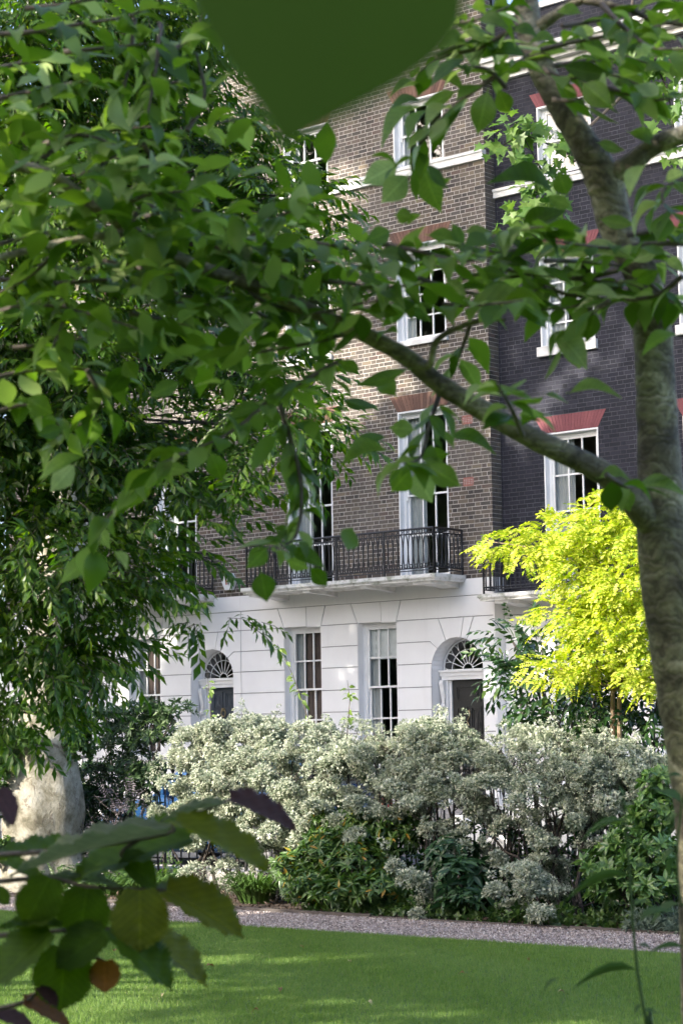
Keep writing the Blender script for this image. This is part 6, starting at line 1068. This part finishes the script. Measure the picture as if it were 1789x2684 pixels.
# ------------------------------------------------------------------ hazel at lower left
hz = tag(empty("hazel_branch", (-2.75, 1.7, .6)), "dark hazel branch with broad toothed leaves in front of the lawn", "branch")
def hazel_leaf(seed):
    """broad leaf with a heart base, pointed tip, double teeth and pleated veins"""
    rg = np.random.default_rng(seed+50); n = 34; V = []; F = []; c1 = rg.uniform(-.02, .12); tw = rg.uniform(-.2, .2); cols = (-1, -.66, -.33, 0, .33, .66, 1)
    for i in range(n+1):
        t = i/n; h = .5*(math.sin(math.pi*min(1, (.06+.94*t)**.80)))**.62 if t < .80 else .5*math.sin(math.pi*(.06+.94*.80)**.80)**.62*((1-t)/.20)**1.1*.92
        h = max(h, .004); te = ((.055 if i % 2 else -.02)+rg.uniform(-.012, .012))*(1 if .04 < t < .97 else 0); te2 = ((.055 if i % 2 else -.02)+rg.uniform(-.012, .012))*(1 if .04 < t < .97 else 0)
        for c in cols:
            x = c*h+(te if c == 1 else -te2 if c == -1 else 0); y = t-.10*abs(c)*max(0, 1-t*6)+.05*abs(c)*(1-t)
            z = -c1*t*t+.22*abs(x)*(1+tw*c)+.018*math.sin(26*(t-.35*abs(c)))*min(1, abs(c)*2)
            V.append((x, y, z))
    k = len(cols)
    F = [(i*k+j, i*k+j+1, (i+1)*k+j+1, (i+1)*k+j) for i in range(n) for j in range(k-1)]
    return np_mesh("leaf", np.array(V), np.array(F), True)
hb_ = wpos(hz); hms = {}
for i, h in enumerate(HAZEL_LEAVES):
    key = (h[0], i % 3)
    if key not in hms: hms[key] = hazel_leaf(i % 3); hms[key].materials.append(M("leaf_hazel_"+h[0]))
    b, a, nrm, w = np.array(h[1:4]), np.array(h[4:7])*1.3, np.array(h[7:10]), h[10]*1.15; ln = np.linalg.norm(a); S = frames(a[None], nrm[None])[0]@np.diag([w, ln, ln])
    o = bpy.data.objects.new("leaf", hms[key]); COL.objects.link(o); o.parent = hz; o.matrix_local = Matrix([list(S[r])+[float(b[r]-hb_[r])] for r in range(3)]+[[0, 0, 0, 1]])
for t in HAZEL_TWIGS: Q = smooth_path(t, 5); MB().tube(Q, np.linspace(.006, .0025, len(Q)), 7).obj("twig", M("bark_twig"), hz, True)
# ------------------------------------------------------------------ stems at lower right
def stem_plant(label, pts, leaves, mat):
    P = np.array(pts); base = P[0].copy(); base[2] = 0.; e = tag(empty("tall_stem", tuple(base)), label, "plant", "tall stems beside the cherry trunk"); Q = smooth_path(np.vstack([base, P]), 5)
    MB().tube(Q, np.linspace(.004, .002, len(Q)), 6).obj("stem", M(mat), e, True); me = np_mesh("leaf", *blade(5, 1, .12, .2, .05, peak=.4), True); me.materials.append(M(mat))
    for h in leaves:
        b, a, nrm, w = np.array(h[0:3]), np.array(h[3:6]), np.array(h[6:9]), h[9]; ln = np.linalg.norm(a); S = frames(a[None], nrm[None])[0]@np.diag([w*.62, ln*.85, ln])
        o = bpy.data.objects.new("leaf", me); COL.objects.link(o); o.parent = e; o.matrix_local = Matrix([list(S[r])+[float(b[r]-wpos(e)[r])] for r in range(3)]+[[0, 0, 0, 1]])
leafmat("leaf_stem", [(0, (.04, .085, .02)), (1, (.06, .115, .03))], .4, .5, 1.5, obj_random=True)
stem_plant("thin tall stem with narrow drooping leaves beside the cherry trunk", STEM, STEM_LEAVES, "leaf_stem")
stem_plant("leafy stem against the cherry trunk, with broader leaves", STEM2, STEM2_LEAVES, "leaf_stem")
# ------------------------------------------------------------------ one leaf hanging close by
b0, t0, m0, l0, r0 = [np.array(q) for q in NEAR_LEAF]
nl = tag(empty("hanging_leaf", tuple(b0)), "single broad green leaf hanging very close, out of focus", "leaf")
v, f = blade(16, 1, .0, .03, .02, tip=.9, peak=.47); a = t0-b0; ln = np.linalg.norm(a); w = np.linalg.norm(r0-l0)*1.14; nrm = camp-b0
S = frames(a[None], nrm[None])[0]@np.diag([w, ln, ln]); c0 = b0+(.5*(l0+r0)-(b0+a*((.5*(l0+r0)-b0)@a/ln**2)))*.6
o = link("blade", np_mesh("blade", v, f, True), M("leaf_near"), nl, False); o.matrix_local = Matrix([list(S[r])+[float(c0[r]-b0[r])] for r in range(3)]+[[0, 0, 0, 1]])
MB().tube([c0+np.array([0, 0, .12]), c0+np.array([.004, 0, .05]), c0], [.0025, .0018, .0016], 6).obj("stalk", M("bark_twig"), nl)
MB().tube([c0+np.array([-.25, .05, .16]), c0+np.array([0, 0, .12]), c0+np.array([.2, -.06, .13])], [.005, .004, .003], 7).obj("twig", M("bark_twig"), nl)
# ------------------------------------------------------------------ garden trees beside and behind the viewer (unseen; crowns shaped to set where shade falls)
def shade_tree(x, y, crowns, n, seed, label):
    rg = np.random.default_rng(seed); e = tag(empty("garden_tree", (x, y, 0)), label, "tree", "garden trees shading the square")
    pos, d = lobe_pts(crowns, n, rg, None, .8); dd = rg.normal(0, 1, (n, 3)); nn = rg.normal(0, 1, (n, 3)); lf_ = rosette(4, dia(.7), .8, 1.6, seed)
    place("crown", e, "leaf_shade", [lf_], pos, dd, nn, rg.uniform(.18, .34, n), rg)
    top = max(c[2] for c in crowns); MB().tube([(x, y, -.1), (x+.05, y, 2), (x, y, top*.6), (x, y, top)], [.45, .36, .25, .08], 14).obj("trunk", M("bark_dark"), e)
    for c in crowns: MB().tube([(x, y, max(2.5, c[2]*.6)), ((x+c[0])/2, (y+c[1])/2, c[2]*.85), tuple(c[:3])], [.12, .08, .03], 6).obj("branch", M("bark_dark"), e)
def sunlobe(u, v, y, ru, rv):
    """crown lobe centred on the sun line (u across, v up) at depth y"""
    x = (u+.370*y)/.929; return (x, y, (v-.168*x-.422*y)/.891, ru, rv)
W1 = [sunlobe(u, v, y, ru, rv) for u, v, y, ru, rv in ((-37, 9.6, 14, 2.3, 2.0), (-33.6, 9.8, 13, 2.4, 2.0), (-29.6, 9.8, 12, 2.3, 2.0), (-36.6, 13.0, 14, 2.3, 2.2), (-32.8, 13.3, 13, 2.3, 2.4), (-28.8, 14.2, 12, 2.3, 2.4))]
W2 = [sunlobe(u, v, y, ru, rv) for u, v, y, ru, rv in ((-38.6, 18, 10, 2.4, 2.5), (-32, 18.2, 9, 2.5, 2.4), (-28, 18.8, 8, 2.4, 2.6), (-34, 22, 9, 3, 2.4), (-29.5, 22.5, 9, 3, 2.4))]
W3 = [sunlobe(u, v, y, ru, rv) for u, v, y, ru, rv in ((-16.0, 4.2, 1, 1.9, 1.9), (-18.6, 2.5, 1, 1.7, 1.5), (-13.2, 4.4, 0, 1.8, 1.7), (-21.5, 2.2, 1, 1.6, 1.2), (-13.6, 6.4, -1, 1.0, 1.5), (-11.4, 3.7, -3, 1.9, 1.5), (-15.1, 5.3, 1, 1.2, .9), (-17.0, 5.0, 1, 1.2, 1.0))]
W4 = [sunlobe(u, v, y, ru, rv) for u, v, y, ru, rv in ((-4.5, 2.2, -4, 2.4, 2.4), (-7.5, 3.6, -4, 2.0, 2.0), (-2, 3.5, -4, 2.2, 2.2), (-4.5, 5.0, -3, 2.5, 1.8))]+[(-.5, -1, 7.5, 2.2, 1.3)]
W5 = [(-40, 9.5, 10, 3.6, 3.2), (-44, 9, 13, 4, 3.6), (-40.5, 9.5, 16, 3.6, 3.4), (-42.5, 9, 21, 4, 3.6), (-39.5, 8, 5.5, 3, 2.6), (-37.6, 8.5, 12.5, 2.2, 2.4)]  # unseen tree added so the window panes reflect dark foliage
def trunk_at(L): return sum(l[0] for l in L)/len(L), sum(l[1] for l in L)/len(L)
for i, (L_, n_, lab) in enumerate(((W1, 16000, "tall garden tree west of the square's railing"), (W2, 13000, "tallest garden tree, far over to the west"), (W3, 5600, "garden tree at the western side of the lawn"), (W5, 8000, "broad garden tree far west, facing the houses"), (W4, 2700, "spreading garden tree right behind the viewer"))):
    shade_tree(*trunk_at(L_), L_, n_, i+1, lab)
# the wooded far side of the square, seen only in the window glass
rg = np.random.default_rng(55); n = 15000
ang = rg.uniform(R(150), R(395), n); rad = rg.uniform(60, 72, n); P = np.stack([rad*np.cos(ang)-10, rad*np.sin(ang)*.9+14, 24*rg.random(n)**.95*(.8+.25*np.sin(ang*23))], 1); P = P[(P[:, 1] < 10)]; n = len(P)
V, F = scatter(*rosette(4, dia(.8), .8, 1.6, 3), frames(runit(rg, n), runit(rg, n)), rg.uniform(1.2, 2.3, n), P)
tag(link("far_trees", np_mesh("far_trees", V, F), M("leaf_shade")), "belt of trees on the far sides of the square", "trees", kind="stuff")
